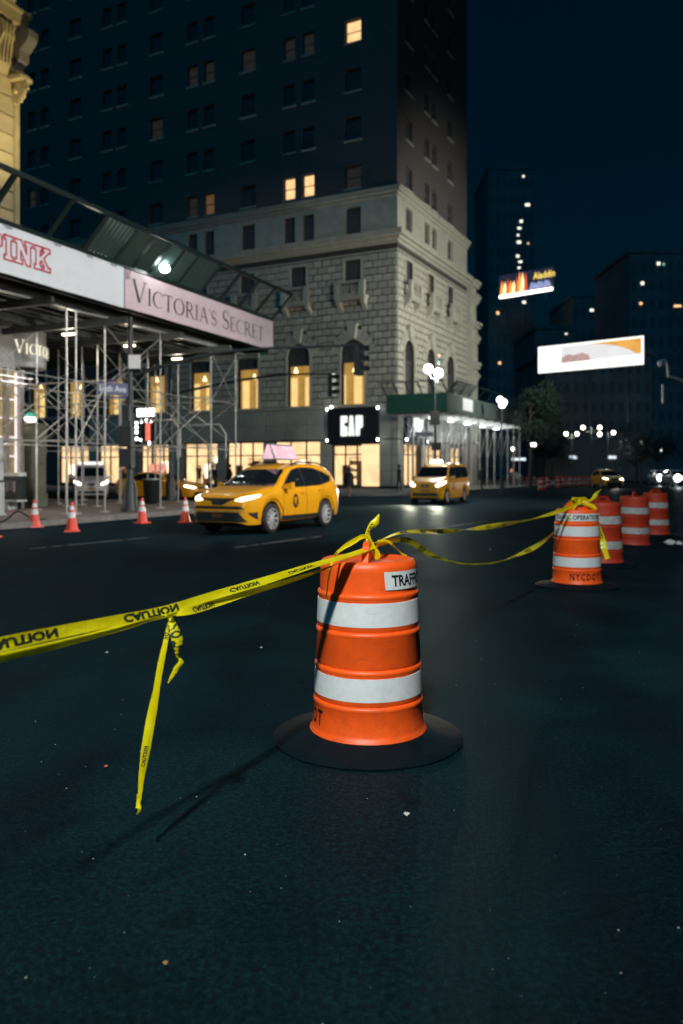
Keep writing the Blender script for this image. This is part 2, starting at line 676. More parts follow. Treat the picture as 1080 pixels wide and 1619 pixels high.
def asphalt_mat():
    m = bpy.data.materials.new('asphalt')
    m.use_nodes = True
    t = m.node_tree
    N, L = t.nodes, t.links
    b = N['Principled BSDF']
    tc = N.new('ShaderNodeTexCoord')

    def noise(sc, det=5, dist=0.0):
        n = N.new('ShaderNodeTexNoise')
        n.inputs['Scale'].default_value = sc
        n.inputs['Detail'].default_value = det
        n.inputs['Distortion'].default_value = dist
        L.new(tc.outputs['Object'], n.inputs['Vector'])
        return n

    def mixc(a, bb, fac, blend='MIX'):
        x = N.new('ShaderNodeMix')
        x.data_type = 'RGBA'
        x.blend_type = blend
        if isinstance(fac, float):
            x.inputs['Factor'].default_value = fac
        else:
            L.new(fac, x.inputs['Factor'])
        for sk, v in (('A', a), ('B', bb)):
            if isinstance(v, tuple):
                x.inputs[sk].default_value = v
            else:
                L.new(v, x.inputs[sk])
        return x.outputs['Result']

    def rng(v, a, bb, c=0.0, d=1.0):
        x = N.new('ShaderNodeMapRange')
        x.inputs['From Min'].default_value = a
        x.inputs['From Max'].default_value = bb
        x.inputs['To Min'].default_value = c
        x.inputs['To Max'].default_value = d
        L.new(v, x.inputs['Value'])
        return x.outputs['Result']

    big = noise(0.55, 7, 0.8)
    mid = noise(2.6, 6)
    fine = noise(140, 3)
    c = mixc((0.0000, 0.0052, 0.0098, 1), (0.0028, 0.0310, 0.0410, 1), rng(big.outputs['Fac'], 0.38, 0.66))  # broad dark and pale patches imitate soft shadows across the road
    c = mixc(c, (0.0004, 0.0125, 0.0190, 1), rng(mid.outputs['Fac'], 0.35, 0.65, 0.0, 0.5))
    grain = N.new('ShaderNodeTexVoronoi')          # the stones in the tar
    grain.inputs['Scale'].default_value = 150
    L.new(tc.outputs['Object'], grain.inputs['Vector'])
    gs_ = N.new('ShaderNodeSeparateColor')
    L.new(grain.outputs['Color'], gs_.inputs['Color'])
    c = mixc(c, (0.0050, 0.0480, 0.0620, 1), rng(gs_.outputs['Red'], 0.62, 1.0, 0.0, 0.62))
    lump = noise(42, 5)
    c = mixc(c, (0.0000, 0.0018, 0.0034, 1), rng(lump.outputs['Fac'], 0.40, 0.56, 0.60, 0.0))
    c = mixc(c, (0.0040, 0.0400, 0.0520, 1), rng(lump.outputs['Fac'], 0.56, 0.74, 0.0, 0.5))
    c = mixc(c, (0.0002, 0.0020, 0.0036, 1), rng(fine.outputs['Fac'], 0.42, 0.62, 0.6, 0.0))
    mp = N.new('ShaderNodeMapping')               # tyre-polished bands along the avenue
    mp.inputs['Rotation'].default_value = (0, 0, R(27))
    mp.inputs['Scale'].default_value = (1.5, 0.07, 1)
    L.new(tc.outputs['Object'], mp.inputs['Vector'])
    bn = N.new('ShaderNodeTexNoise')
    bn.inputs['Scale'].default_value = 1.0
    bn.inputs['Detail'].default_value = 5
    L.new(mp.outputs['Vector'], bn.inputs['Vector'])
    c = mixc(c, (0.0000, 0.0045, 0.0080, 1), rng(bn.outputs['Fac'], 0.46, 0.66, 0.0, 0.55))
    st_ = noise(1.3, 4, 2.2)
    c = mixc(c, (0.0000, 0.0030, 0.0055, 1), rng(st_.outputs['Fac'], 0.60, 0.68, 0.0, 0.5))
    vo = N.new('ShaderNodeTexVoronoi')
    vo.inputs['Scale'].default_value = 24
    L.new(tc.outputs['Object'], vo.inputs['Vector'])
    sp = N.new('ShaderNodeMath')
    sp.operation = 'LESS_THAN'
    L.new(vo.outputs['Distance'], sp.inputs[0])
    sepc = N.new('ShaderNodeSeparateColor')
    L.new(vo.outputs['Color'], sepc.inputs['Color'])
    gate = N.new('ShaderNodeMath')
    gate.operation = 'GREATER_THAN'
    gate.inputs[1].default_value = 0.93
    L.new(sepc.outputs['Red'], gate.inputs[0])
    sz = N.new('ShaderNodeMath')
    sz.operation = 'MULTIPLY'
    sz.inputs[1].default_value = 0.062
    L.new(sepc.outputs['Green'], sz.inputs[0])
    L.new(sz.outputs[0], sp.inputs[1])
    mul = N.new('ShaderNodeMath')
    mul.operation = 'MULTIPLY'
    L.new(sp.outputs[0], mul.inputs[0])
    L.new(gate.outputs[0], mul.inputs[1])
    c = mixc(c, (0.14, 0.17, 0.17, 1), mul.outputs[0])
    N.remove(b)
    df = N.new('ShaderNodeBsdfDiffuse')
    L.new(c, df.inputs['Color'])
    gl = N.new('ShaderNodeBsdfGlossy')
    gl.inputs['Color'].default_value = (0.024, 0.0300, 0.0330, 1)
    L.new(rng(big.outputs['Fac'], 0.3, 0.7, 0.42, 0.54), gl.inputs['Roughness'])
    ad = N.new('ShaderNodeAddShader')
    L.new(df.outputs[0], ad.inputs[0])
    L.new(gl.outputs[0], ad.inputs[1])
    bp = N.new('ShaderNodeBump')
    bp.inputs['Strength'].default_value = 0.5
    bp.inputs['Distance'].default_value = 0.006
    n2 = noise(110, 4)
    L.new(n2.outputs['Fac'], bp.inputs['Height'])
    L.new(bp.outputs['Normal'], df.inputs['Normal'])
    L.new(bp.outputs['Normal'], gl.inputs['Normal'])
    L.new(ad.outputs[0], N['Material Output'].inputs['Surface'])
    return m


ASPHALT = asphalt_mat()

# ================================================================== THE SETTING
UA = R(27.0)                      # the avenue runs 27 degrees to the right of the view
TC = Vector((4.19, 60.0, 0.0))    # street corner of the hotel tower
SA = R(23.7)
SO = Vector((-8.75, 20.4, 0.0))   # scaffold shed: origin on its street face


def S2W(x, y, z=0.0):
    """shed frame -> world (x out to the street, y along the sign)"""
    return Vector((SO.x + x * math.cos(SA) + y * math.sin(SA), SO.y - x * math.sin(SA) + y * math.cos(SA), z))


def T2W(x, y, z=0.0):
    return Vector((TC.x + x * math.cos(UA) + y * math.sin(UA), TC.y - x * math.sin(UA) + y * math.cos(UA), z))


# road sheet to the horizon
mb = MB()
mb.quad((-700, -60, 0), (700, -60, 0), (700, 1300, 0), (-700, 1300, 0))
tag(mb.build('road', ASPHALT), kind='structure')


def pavement(name, pts, mat, h=0.15):
    mb = MB()
    mb.prism(pts, lambda a, b, d: (a, b, d), -0.05, h)
    o = tag(mb.build(name, mat), kind='structure')
    return o


def kerb(name, pts, closed=False):
    mb = MB()
    n = len(pts)
    for i in range(n - 1):
        a, b = Vector((*pts[i], 0.08)), Vector((*pts[i + 1], 0.08))
        mb.bar(a, b, 0.17, 0.152)
    return tag(mb.build(name, KERB), kind='structure')


def fillet(a, c, b, r, n=8):
    a, c, b = Vector(a), Vector(c), Vector(b)
    p, q = c + (a - c).normalized() * r, c + (b - c).normalized() * r
    return [tuple((p * (1 - t) ** 2 + c * 2 * t * (1 - t) + q * t * t)) for t in [i / n for i in range(n + 1)]]


sxy = lambda x, y: tuple(S2W(x, y).xy)
txy = lambda x, y: tuple(T2W(x, y).xy)
corner = [sxy(0.35, -30)] + fillet(sxy(0.35, -30), sxy(0.35, 14.6), sxy(-60, 14.6), 3.0) + [sxy(-60, 14.6)]
pavement('sidewalk', corner + [sxy(-60, -30)], M('worn_sidewalk', (0.155, 0.125, 0.105), rough=0.9, var=0.25, scale=1.3, bump=0.25, bscale=25, dirt=0.4))
kerb('kerb', corner)
c2 = [txy(-70, -12.5)] + fillet(txy(-70, -12.5), txy(5.9, -12.5), txy(5.9, 90), 4.5) + [txy(5.9, 90)]
pavement('sidewalk', c2 + [txy(-70, 90)], CONCRETE)
kerb('kerb', c2)


def lane(p, q, wd=0.13):
    a, b = G(*p), G(*q)
    t = (b - a).normalized()
    s = Vector((t.y, -t.x, 0)) * wd / 2
    z = Vector((0, 0, 0.004))
    mb = MB()
    n = 24
    for i in range(n):
        if random.random() < 0.12:
            continue
        j0, j1 = i / n, (i + 1) / n
        f = 0.75 + 0.25 * random.random()
        mb.quad(a.lerp(b, j0) - s * f + z, a.lerp(b, j1) - s * f + z, a.lerp(b, j1) + s * f + z, a.lerp(b, j0) + s * f + z)
    return tag(mb.build('lane_marking', M('worn_lane_paint', (0.09, 0.10, 0.10), rough=0.8, var=0.6, scale=9)), kind='structure')


lane((47, 868), (235, 850))
lane((371, 866), (507, 848))
lane((690, 836), (770, 824), 0.12)

# ------------------------------------------------------------------ hotel tower behind the fashion store
BRICK = M('dark_brick', (0.105, 0.085, 0.078), rough=0.9, var=0.2, scale=3, bump=0.15, bscale=25)
tower = thing('hotel_tower', 'tall dark brick hotel tower on a limestone base with a glowing shop at its corner', 'building', TC, -UA)
LF = lambda a, z, d: (-a, -d, z)         # left face: a metres from the corner, d outwards
RF = lambda a, z, d: (d, a, z)           # right face
FACES = {'L': (LF, 56.0), 'R': (RF, 16.7)}
BAYS = {'L': [3.7 + 4.85 * i for i in range(11)], 'R': [2.35, 7.15, 12.0]}
ARCH_R, ARCH_Z0, ARCH_ZS = 1.03, 6.66, 10.67
SHOPS = [(1.46, 5.54, 3.56), (6.6, 10.9, 3.94), (11.9, 15.6, 3.94), (16.5, 20.1, 3.94), (21.3, 25.0, 3.94), (26.2, 30.0, 3.94), (31.1, 35.0, 3.94)]
SHOPR = [(1.1, 5.0, 3.7), (6.0, 10.6, 3.7), (11.6, 15.6, 3.7)]


def wbox(mb, pl, a0, a1, z0, z1, d0, d1, m=0):
    c = [(a0, z0, d0), (a1, z0, d0), (a1, z0, d1), (a0, z0, d1), (a0, z1, d0), (a1, z1, d0), (a1, z1, d1), (a0, z1, d1)]
    return mb.hexa([pl(*p) for p in c], m)


def facade(mb, pl, a0, a1, z0, z1, ops, depth=0.35, d=0.0):
    """wall sheet with rectangular openings and their reveals"""
    xs = sorted({a0, a1, *[o[0] for o in ops], *[o[1] for o in ops]})
    zs = sorted({z0, z1, *[o[2] for o in ops], *[o[3] for o in ops]})
    xs = [x for x in xs if a0 <= x <= a1]
    zs = [z for z in zs if z0 <= z <= z1]
    for i in range(len(xs) - 1):
        xm = (xs[i] + xs[i + 1]) / 2
        col = [o for o in ops if o[0] < xm < o[1]]
        for j in range(len(zs) - 1):
            zm = (zs[j] + zs[j + 1]) / 2
            if any(o[2] < zm < o[3] for o in col):
                continue
            mb.quad(pl(xs[i], zs[j], d), pl(xs[i + 1], zs[j], d), pl(xs[i + 1], zs[j + 1], d), pl(xs[i], zs[j + 1], d))
    for (x0, x1, y0, y1) in ops:
        for (p, q) in (((x0, y0), (x1, y0)), ((x1, y0), (x1, y1)), ((x1, y1), (x0, y1)), ((x0, y1), (x0, y0))):
            mb.quad(pl(*p, d), pl(*q, d), pl(*q, d - depth), pl(*p, d - depth))


def wins(face, z0, k=0):
    """single, pair, single... window centres for one row"""
    out = []
    for i, b in enumerate(BAYS[face]):
        if i % 2 == 0:
            out.append((b, 1.36))
        else:
            out += [(b - 0.88, 1.06), (b + 0.88, 1.06)]
    return out


ROWS = [23.4 + 3.77 * k for k in range(7)]
walls = {}
for fc, (pl, W) in FACES.items():
    # brick shaft
    mb = MB()
    ops = [(c - wd / 2, c + wd / 2, z, z + 1.78) for z in ROWS for c, wd in wins(fc, z)]
    facade(mb, pl, 0, W, 22.5, 62, ops)
    walls[fc] = mb.build('brick_wall', BRICK, tower)
    # attic storey between the two cornices, smooth ashlar
    mb = MB()
    facade(mb, pl, 0, W, 19.6, 22.5, [(c - wd / 2, c + wd / 2, 19.86, 21.95) for c, wd in wins(fc, 0)], d=0.02)
    mb.build('attic_wall', STONE, tower)
    # stone base behind the blocks
    mb = MB()
    ops = [(b - 0.68, b + 0.68, 16.1, 17.85) for b in BAYS[fc]]
    ops += [(b - ARCH_R, b + ARCH_R, ARCH_Z0, ARCH_ZS + ARCH_R) for b in BAYS[fc]]
    facade(mb, pl, 0, W, 6.55, 19.6, ops, depth=0.45)
    for b in BAYS[fc]:                         # fill the spandrels over each arch
        arcp = [(b + ARCH_R * math.cos(R(180 - 180 * i / 16)), ARCH_ZS + ARCH_R * math.sin(R(180 - 180 * i / 16))) for i in range(17)]
        for h in (0, 1):
            half = arcp[:9] if h == 0 else arcp[8:]
            cx_ = b - ARCH_R if h == 0 else b + ARCH_R
            mb.flat(half + [(cx_, ARCH_ZS + ARCH_R)], pl, 0.0)
        for i in range(16):
            mb.quad(pl(*arcp[i], 0), pl(*arcp[i + 1], 0), pl(*arcp[i + 1], -0.45), pl(*arcp[i], -0.45))
    base = mb.build('base_wall', JOINT, tower)
    walls[fc + 'base'] = base
    # ground floor piers and panel band
    mb = MB()
    shops = SHOPS if fc == "L" else SHOPR
    facade(mb, pl, 0, W, 0.1, 6.55, [(a, b, 0.35, t) for a, b, t in shops], depth=0.5, d=0.0)
    mb.build('shopfront_wall', JOINT, tower)
    # cornices
    for levels in (((22.35, 22.6, 0.16), (22.6, 22.85, 0.34), (22.85, 23.0, 0.44)), ((18.75, 19.0, 0.14), (19.0, 19.25, 0.34), (19.25, 19.55, 0.62), (19.55, 19.66, 0.7)), ((18.2, 18.3, 0.1),), ((6.42, 6.56, 0.14), (6.56, 6.68, 0.22))):
        mb = MB()
        for (z0, z1, d) in levels:
            wbox(mb, pl, -d if fc == 'L' else -0.0, W, z0, z1, -0.1, d + (0.0 if fc == 'L' else 0.003))
        mb.build('cornice', STONE, tower)
    # architraves round the windows
    for b in BAYS[fc]:
        mb = MB()
        for sgn in (-1, 1):
            wbox(mb, pl, b + sgn * 0.68, b + sgn * 0.90, 16.1, 17.85, 0.0, 0.08)
        wbox(mb, pl, b - 0.9, b + 0.9, 17.852, 18.1, 0.0, 0.085)
        mb.build('architrave', STONE, tower)

# roof and unseen sides close the block
mb = MB()
mb.quad((0, 0.01, 62), (0, 16.7, 62), (-56, 16.7, 62), (-56, 0.01, 62))
mb.quad((-56, 16.7, 0), (-56, 16.7, 62), (0, 16.7, 62), (0, 16.7, 0))
mb.quad((-56, 0, 0), (-56, 0, 62), (-56, 16.7, 62), (-56, 16.7, 0))
mb.build('roof', BRICK, tower)


# window meshes, facing -y
def window_mesh(wd, h, sill=True):
    mb = MB()
    t = 0.07
    for a, b in ((-wd / 2, -wd / 2 + t), (wd / 2 - t, wd / 2)):
        mb.box(a, b, 0.22, 0.30, 0, h)
    for a, b in ((0, t), (h / 2 - t / 2, h / 2 + t / 2), (h - t, h)):
        mb.box(-wd / 2 + t, wd / 2 - t, 0.225, 0.295, a, b)
    f = mb.mesh('window', WINFRAME)
    s = MB().box(-wd / 2 - 0.1, wd / 2 + 0.1, -0.12, 0.2, -0.13, -0.002).mesh('sill', STONE)
    p = MB()
    p.quad((-wd / 2, 0.26, 0), (wd / 2, 0.26, 0), (wd / 2, 0.26, h), (-wd / 2, 0.26, h))
    return f, s, p


def pane_of(p, m):
    me = p.mesh('pane', m)
    return me


WARM = lit('lit_window_warm', (1.0, 0.62, 0.27), 1.5, 0.35, 1.3)
DIM = lit('lit_window_dim', (0.55, 0.42, 0.22), 0.032, 0.4, 1.5)
AMBER = lit('lit_window_amber', (0.9, 0.45, 0.16), 0.16, 0.4, 1.5)
KINDS = {}
for wd, h in ((1.36, 1.78), (1.06, 1.78), (1.36, 2.09), (1.06, 2.09), (1.36, 1.75)):
    f, s, p = window_mesh(wd, h)
    KINDS[(wd, h)] = (f, s, {k: pane_of(p, m) for k, m in (('dark', DARKPANE), ('warm', WARM), ('dim', DIM), ('amber', AMBER))})


def place(face, a, z):
    return ((-a, 0, z), 0.0) if face == 'L' else ((0, a, z), PI / 2)


def add_window(face, a, z, wd, h, state='dark', sill=True):
    f, s, ps = KINDS[(wd, h)]
    loc, rz = place(face, a, z)
    o = link(f, 'window', tower, loc, rz)
    link(ps[state], 'pane', o)
    if sill:
        link(s, 'sill', o)
    return o


# which windows glow (row, index within the row on the left face)
LITL = {(3, 0): 'warm', (0, 1): 'warm', (0, 2): 'warm', (0, 0): 'dim', (3, 1): 'dim', (3, 2): 'dim', (0, 4): 'amber', (0, 5): 'dim',
        (3, 4): 'dim', (3, 5): 'dim', (2, 6): 'dim', (3, 3): 'dim', (1, 11): 'dim', (4, 4): 'dark'}
for k, z in enumerate(ROWS):
    for i, (c, wd) in enumerate(wins('L', z)):
        if c > 48:
            continue
        add_window('L', c, z, wd, 1.78, LITL.get((k, i), 'dark'))
    for i, (c, wd) in enumerate(wins('R', z)):
        add_window('R', c, z, wd, 1.78)
for fc in 'LR':
    for c, wd in wins(fc, 0):
        if c < 30:
            add_window(fc, c, 19.86, wd, 2.09, sill=False)
    for b in BAYS[fc]:
        if b < 30:
            add_window(fc, b, 16.1, 1.36, 1.75, 'amber' if (fc == 'R' and abs(b - 7.15) < 0.1) else 'dark', sill=False)

# balconies with balusters
bm_slab = MB().box(-1.35, 1.35, -0.75, -0.05, -0.25, -0.06).box(-1.25, 1.25, -0.66, -0.05, -0.38, -0.251).mesh('balcony', STONE)
mb = MB().box(-1.3, 1.3, -0.72, -0.5, 0.95, 1.08)
bm_rail = mb.mesh('rail', STONE)
bm_pier = MB().box(-0.24, 0.24, -0.73, -0.49, -0.06, 0.95).mesh('pier', STONE)
bm_bal = MB().lathe([(0.04, -0.06), (0.055, 0.05), (0.065, 0.25), (0.035, 0.5), (0.03, 0.75), (0.055, 0.95)], 8, c=(0, -0.6, 0)).mesh('baluster', STONE, True)
bm_con = MB().prism([(-0.05, -0.38), (-0.6, -0.38), (-0.55, -0.62), (-0.3, -0.8), (-0.05, -1.15)], lambda a, b, d: (d, a, b), -0.18, 0.18).mesh('bracket', STONE)
for fc in 'LR':
    for b in BAYS[fc]:
        if b > 24:
            continue
        loc, rz = place(fc, b, 15.02)
        o = link(bm_slab, 'balcony', tower, loc, rz)
        link(bm_rail, 'rail', o)
        for sx in (-1.05, 1.05):
            link(bm_pier, 'pier', o, (sx, 0, 0))
            link(bm_con, 'bracket', o, (sx, 0, 0))
        for i in range(6):
            link(bm_bal, 'baluster', o, (-0.68 + 0.272 * i, 0, 0))

# rusticated blocks: the 300 that show largest are parts, the rest one joined part
bmx = MB()
e, dp = 0.035, 0.07
c8 = [(-0.5, 0, -0.5), (0.5, 0, -0.5), (0.5, 0, 0.5), (-0.5, 0, 0.5)]
blk = MB()
i4 = [(-0.5 + e, -1, -0.5 + e * 1.6), (0.5 - e, -1, -0.5 + e * 1.6), (0.5 - e, -1, 0.5 - e * 1.6), (-0.5 + e, -1, 0.5 - e * 1.6)]
for i in range(4):
    j = (i + 1) % 4
    blk.quad(c8[i], c8[j], i4[j], i4[i])
blk.quad(*i4)
BLK = blk.mesh('stone_block', BLOCK)
CH, BW = 0.545, 0.80
blocks = []
for fc, (pl, W) in FACES.items():
    Wm = 24.0 if fc == 'L' else W
    nz = int((18.2 - 6.70) / CH)
    for r in range(nz + 1):
        z0 = 6.70 + r * CH
        z1 = min(z0 + CH, 18.19)
        if z1 - z0 < 0.15:
            continue
        iv = [(0.0, Wm)]
        for b in BAYS[fc]:
            cut = None
            zm = (z0 + z1) / 2
            if z0 < ARCH_ZS:
                cut = (b - ARCH_R - 0.2, b + ARCH_R + 0.2)
            elif zm < ARCH_ZS + ARCH_R + 0.86:
                hw = math.sqrt(max(0.0, (ARCH_R + 0.86) ** 2 - (zm - ARCH_ZS) ** 2))
                cut = (b - max(hw, 0.4), b + max(hw, 0.4))
            if z1 > 16.05 and z0 < 18.1:
                cut = (b - 0.92, b + 0.92)
            if cut:
                nv = []
                for (p, q) in iv:
                    if cut[1] <= p or cut[0] >= q:
                        nv.append((p, q))
                    else:
                        if cut[0] > p:
                            nv.append((p, cut[0]))
                        if cut[1] < q:
                            nv.append((cut[1], q))
                iv = nv
        off = (r % 2) * BW / 2
        for (p, q) in iv:
            xs = [p] + [x for x in [off + BW * i for i in range(-1, 60)] if p + 0.22 < x < q - 0.22] + [q]
            for i in range(len(xs) - 1):
                blocks.append((fc, xs[i] + 0.03, xs[i + 1] - 0.03, z0 + 0.03, z1 - 0.03))
random.shuffle(blocks)
blocks.sort(key=lambda b: -((b[2] - b[1]) * (1.0 if b[0] == 'L' else 0.62) * (1.0 if b[1] < 14.5 else 0.2)))
rest = {'L': MB(), 'R': MB()}
for n, (fc, a0, a1, z0, z1) in enumerate(blocks):
    am, zm = (a0 + a1) / 2, (z0 + z1) / 2
    if n < 300:
        loc, rz = place(fc, am, zm)
        link(BLK, 'stone_block', walls[fc + 'base'], loc, rz, (a1 - a0, dp, z1 - z0))
    else:
        pl = FACES[fc][0]
        pts = lambda q: [pl(am + (p[0] if fc == 'R' else -p[0]) * (a1 - a0), zm + p[2] * (z1 - z0), -p[1] * dp) for p in q]
        o4, n4 = pts(c8), pts(i4)
        for i in range(4):
            j = (i + 1) % 4
            rest[fc].quad(o4[i], o4[j], n4[j], n4[i])
        rest[fc].quad(*n4)
for fc in 'LR':
    tag(rest[fc].build('stone_blocks', BLOCK, walls[fc + 'base']), kind='stuff')

# arch voussoirs, keystones and mouldings
VO = []
for i in range(9):
    a0, a1 = 180 - 20 * i - 1.2, 180 - 20 * (i + 1) + 1.2
    poly = [(r * math.cos(R(a)), r * math.sin(R(a))) for r, a in ((ARCH_R + 0.2, a0), (ARCH_R + 0.84, a0), (ARCH_R + 0.84, a1), (ARCH_R + 0.2, a1))]
    if i == 4:
        poly = [(-0.26, ARCH_R + 0.05), (-0.42, ARCH_R + 1.05), (0.42, ARCH_R + 1.05), (0.26, ARCH_R + 0.05)]
    VO.append(MB().prism(poly, lambda a, b, d: (a, -d, b), 0.0, 0.28 if i == 4 else 0.075).mesh('keystone' if i == 4 else 'stone_block', STONE if i == 4 else BLOCK))
KCAP = MB().box(-0.5, 0.5, -0.36, 0, ARCH_R + 1.052, ARCH_R + 1.17).mesh('keystone_cap', STONE)
mo = MB()
n = 18
for i in range(n):
    a0, a1 = PI * i / n, PI * (i + 1) / n
    for (r0, r1, d) in ((ARCH_R - 0.02, ARCH_R + 0.19, 0.1),):
        q = [(r * math.cos(a), r * math.sin(a)) for r, a in ((r0, a0), (r1, a0), (r1, a1), (r0, a1))]
        mo.prism(q, lambda a, b, dd: (a, -dd, b), 0.0, d)
for sx in (-1, 1):
    mo.box(sx * (ARCH_R + 0.085) - 0.105, sx * (ARCH_R + 0.085) + 0.105, -0.1, 0, ARCH_Z0 - ARCH_ZS, 0)
MOULD = mo.mesh('arch_moulding', STONE)
ROOMWALL = lit('cafe_wall_glow', (0.95, 0.52, 0.12), 0.55, 0.35, 0.9)  # wall glows by itself in place of room lamps
ROOMGLOW = lit('cafe_lit_panel', (1.0, 0.68, 0.26), 1.25, 0.25, 1.2)
wf = MB()
for x in (-ARCH_R + 0.05, ARCH_R - 0.05):
    wf.box(x - 0.05, x + 0.05, 0.25, 0.35, ARCH_Z0 - ARCH_ZS, 0.2)
wf.box(-ARCH_R, ARCH_R, 0.24, 0.36, -0.72, -0.5)
for rr in (0.42, 0.98):
    pp = [(rr * math.cos(PI * i / 14), rr * math.sin(PI * i / 14)) for i in range(15)]
    for i in range(14):
        wf.bar((pp[i][0], 0.3, pp[i][1] - 0.4 * (rr < 0.5)), (pp[i + 1][0], 0.3, pp[i + 1][1] - 0.4 * (rr < 0.5)), 0.06, 0.1)
for an in (30, 60, 90, 120, 150):
    wf.bar((0.42 * math.cos(R(an)), 0.3, 0.42 * math.sin(R(an)) - 0.4), (0.98 * math.cos(R(an)), 0.3, 0.98 * math.sin(R(an))), 0.05, 0.08)
ARCHFRAME = wf.mesh('arched_window', WINFRAME)
topglass = MB().poly([(-ARCH_R, 0.4, -0.5), (ARCH_R, 0.4, -0.5)] + [(ARCH_R * math.cos(PI * i / 12), 0.4, ARCH_R * math.sin(PI * i / 12)) for i in range(13)]).mesh('pane', DARKPANE)
lowglass = MB().quad((-ARCH_R, 0.33, ARCH_Z0 - ARCH_ZS), (ARCH_R, 0.33, ARCH_Z0 - ARCH_ZS), (ARCH_R, 0.33, -0.6), (-ARCH_R, 0.33, -0.6))
LOWGLASS = lowglass.mesh('pane', glass('shop_glass', (0.95, 0.95, 0.92), 0.9))
LOWDARK = lowglass.mesh('pane', DARKPANE)
room = MB()
H0 = ARCH_Z0 - ARCH_ZS
room.quad((-3.4, 2.2, H0), (1.6, 2.2, H0), (1.6, 2.2, -0.3), (-3.4, 2.2, -0.3))
ROOM = room.mesh('lit_room_wall', ROOMWALL)
pn = MB().box(-2.0, -1.42, 1.95, 2.1, H0 + 0.1, H0 + 2.6).box(-0.62, 0.02, 1.95, 2.1, H0 + 0.1, H0 + 2.6)
PANELS = pn.mesh('lit_panel', ROOMGLOW)
PEND = MB().lathe([(0.05, 0.45), (0.08, 0.3), (0.18, 0.05), (0.2, 0.0)], 12, c=(-0.45, 1.2, -1.3)).mesh('pendant_lamp', lit('pendant_glow', (1.0, 0.8, 0.4), 3.0))
for fc in 'LR':
    for bi, b in enumerate(BAYS[fc]):
        if b > 40:
            continue
        loc, rz = place(fc, b, ARCH_ZS)
        o = link(ARCHFRAME, 'arched_window', tower, loc, rz)
        link(topglass, 'pane', o)
        link(MOULD, 'arch_moulding', o)
        if fc == 'L':
            link(LOWGLASS, 'pane', o)
            link(ROOM, 'lit_room_wall', o)
            link(PANELS, 'lit_panel', o, ((-0.25, 0.1, 0.15)[bi % 3], 0, 0))
            link(PEND, 'pendant_lamp', o, ((0, -0.5, 0.3)[bi % 3], 0, (0, 0.2, -0.1)[bi % 3]))
        else:
            link(LOWDARK, 'pane', o)
        if b < 24:
            for v, me in enumerate(VO):
                link(me, me.name.split('.')[0], o)
            link(KCAP, 'keystone_cap', o)

# stone panels of the ground floor band and piers
TILEM = MB()
TILEM.hexa([(-0.5, -1, -0.5), (0.5, -1, -0.5), (0.5, 0, -0.5), (-0.5, 0, -0.5), (-0.5, -1, 0.5), (0.5, -1, 0.5), (0.5, 0, 0.5), (-0.5, 0, 0.5)])
TILEMESH = TILEM.mesh('stone_panel', TILE)


def panels(fc, a0, a1, z0, z1, na, nz_):
    for i in range(na):
        for j in range(nz_):
            wa, wz = (a1 - a0) / na, (z1 - z0) / nz_
            loc, rz = place(fc, a0 + wa * (i + 0.5), z0 + wz * (j + 0.5))
            link(TILEMESH, 'stone_panel', tower, loc, rz, (wa - 0.025, 0.05, wz - 0.025))


for fc, shops in (('L', SHOPS), ('R', SHOPR)):
    W = 36 if fc == 'L' else 16.7
    edges = [0.0] + [x for s in shops for x in s[:2]] + [W]
    for i in range(0, len(edges), 2):
        if edges[i] < 31:
            panels(fc, edges[i], edges[i + 1], 0.36, 3.9, 1, 3)
    panels(fc, 0.0, 31 if fc == 'L' else 16.7, 3.98, 6.4, 16 if fc == 'L' else 9, 2)
    mb = MB()
    for i in range(0, len(edges), 2):
        wbox(mb, FACES[fc][0], edges[i] - 0.02 + 0.02, edges[i + 1], 0.1, 0.36, 0.0, 0.08)
    mb.build('plinth', M('black_granite', (0.012, 0.013, 0.015), rough=0.3), tower)

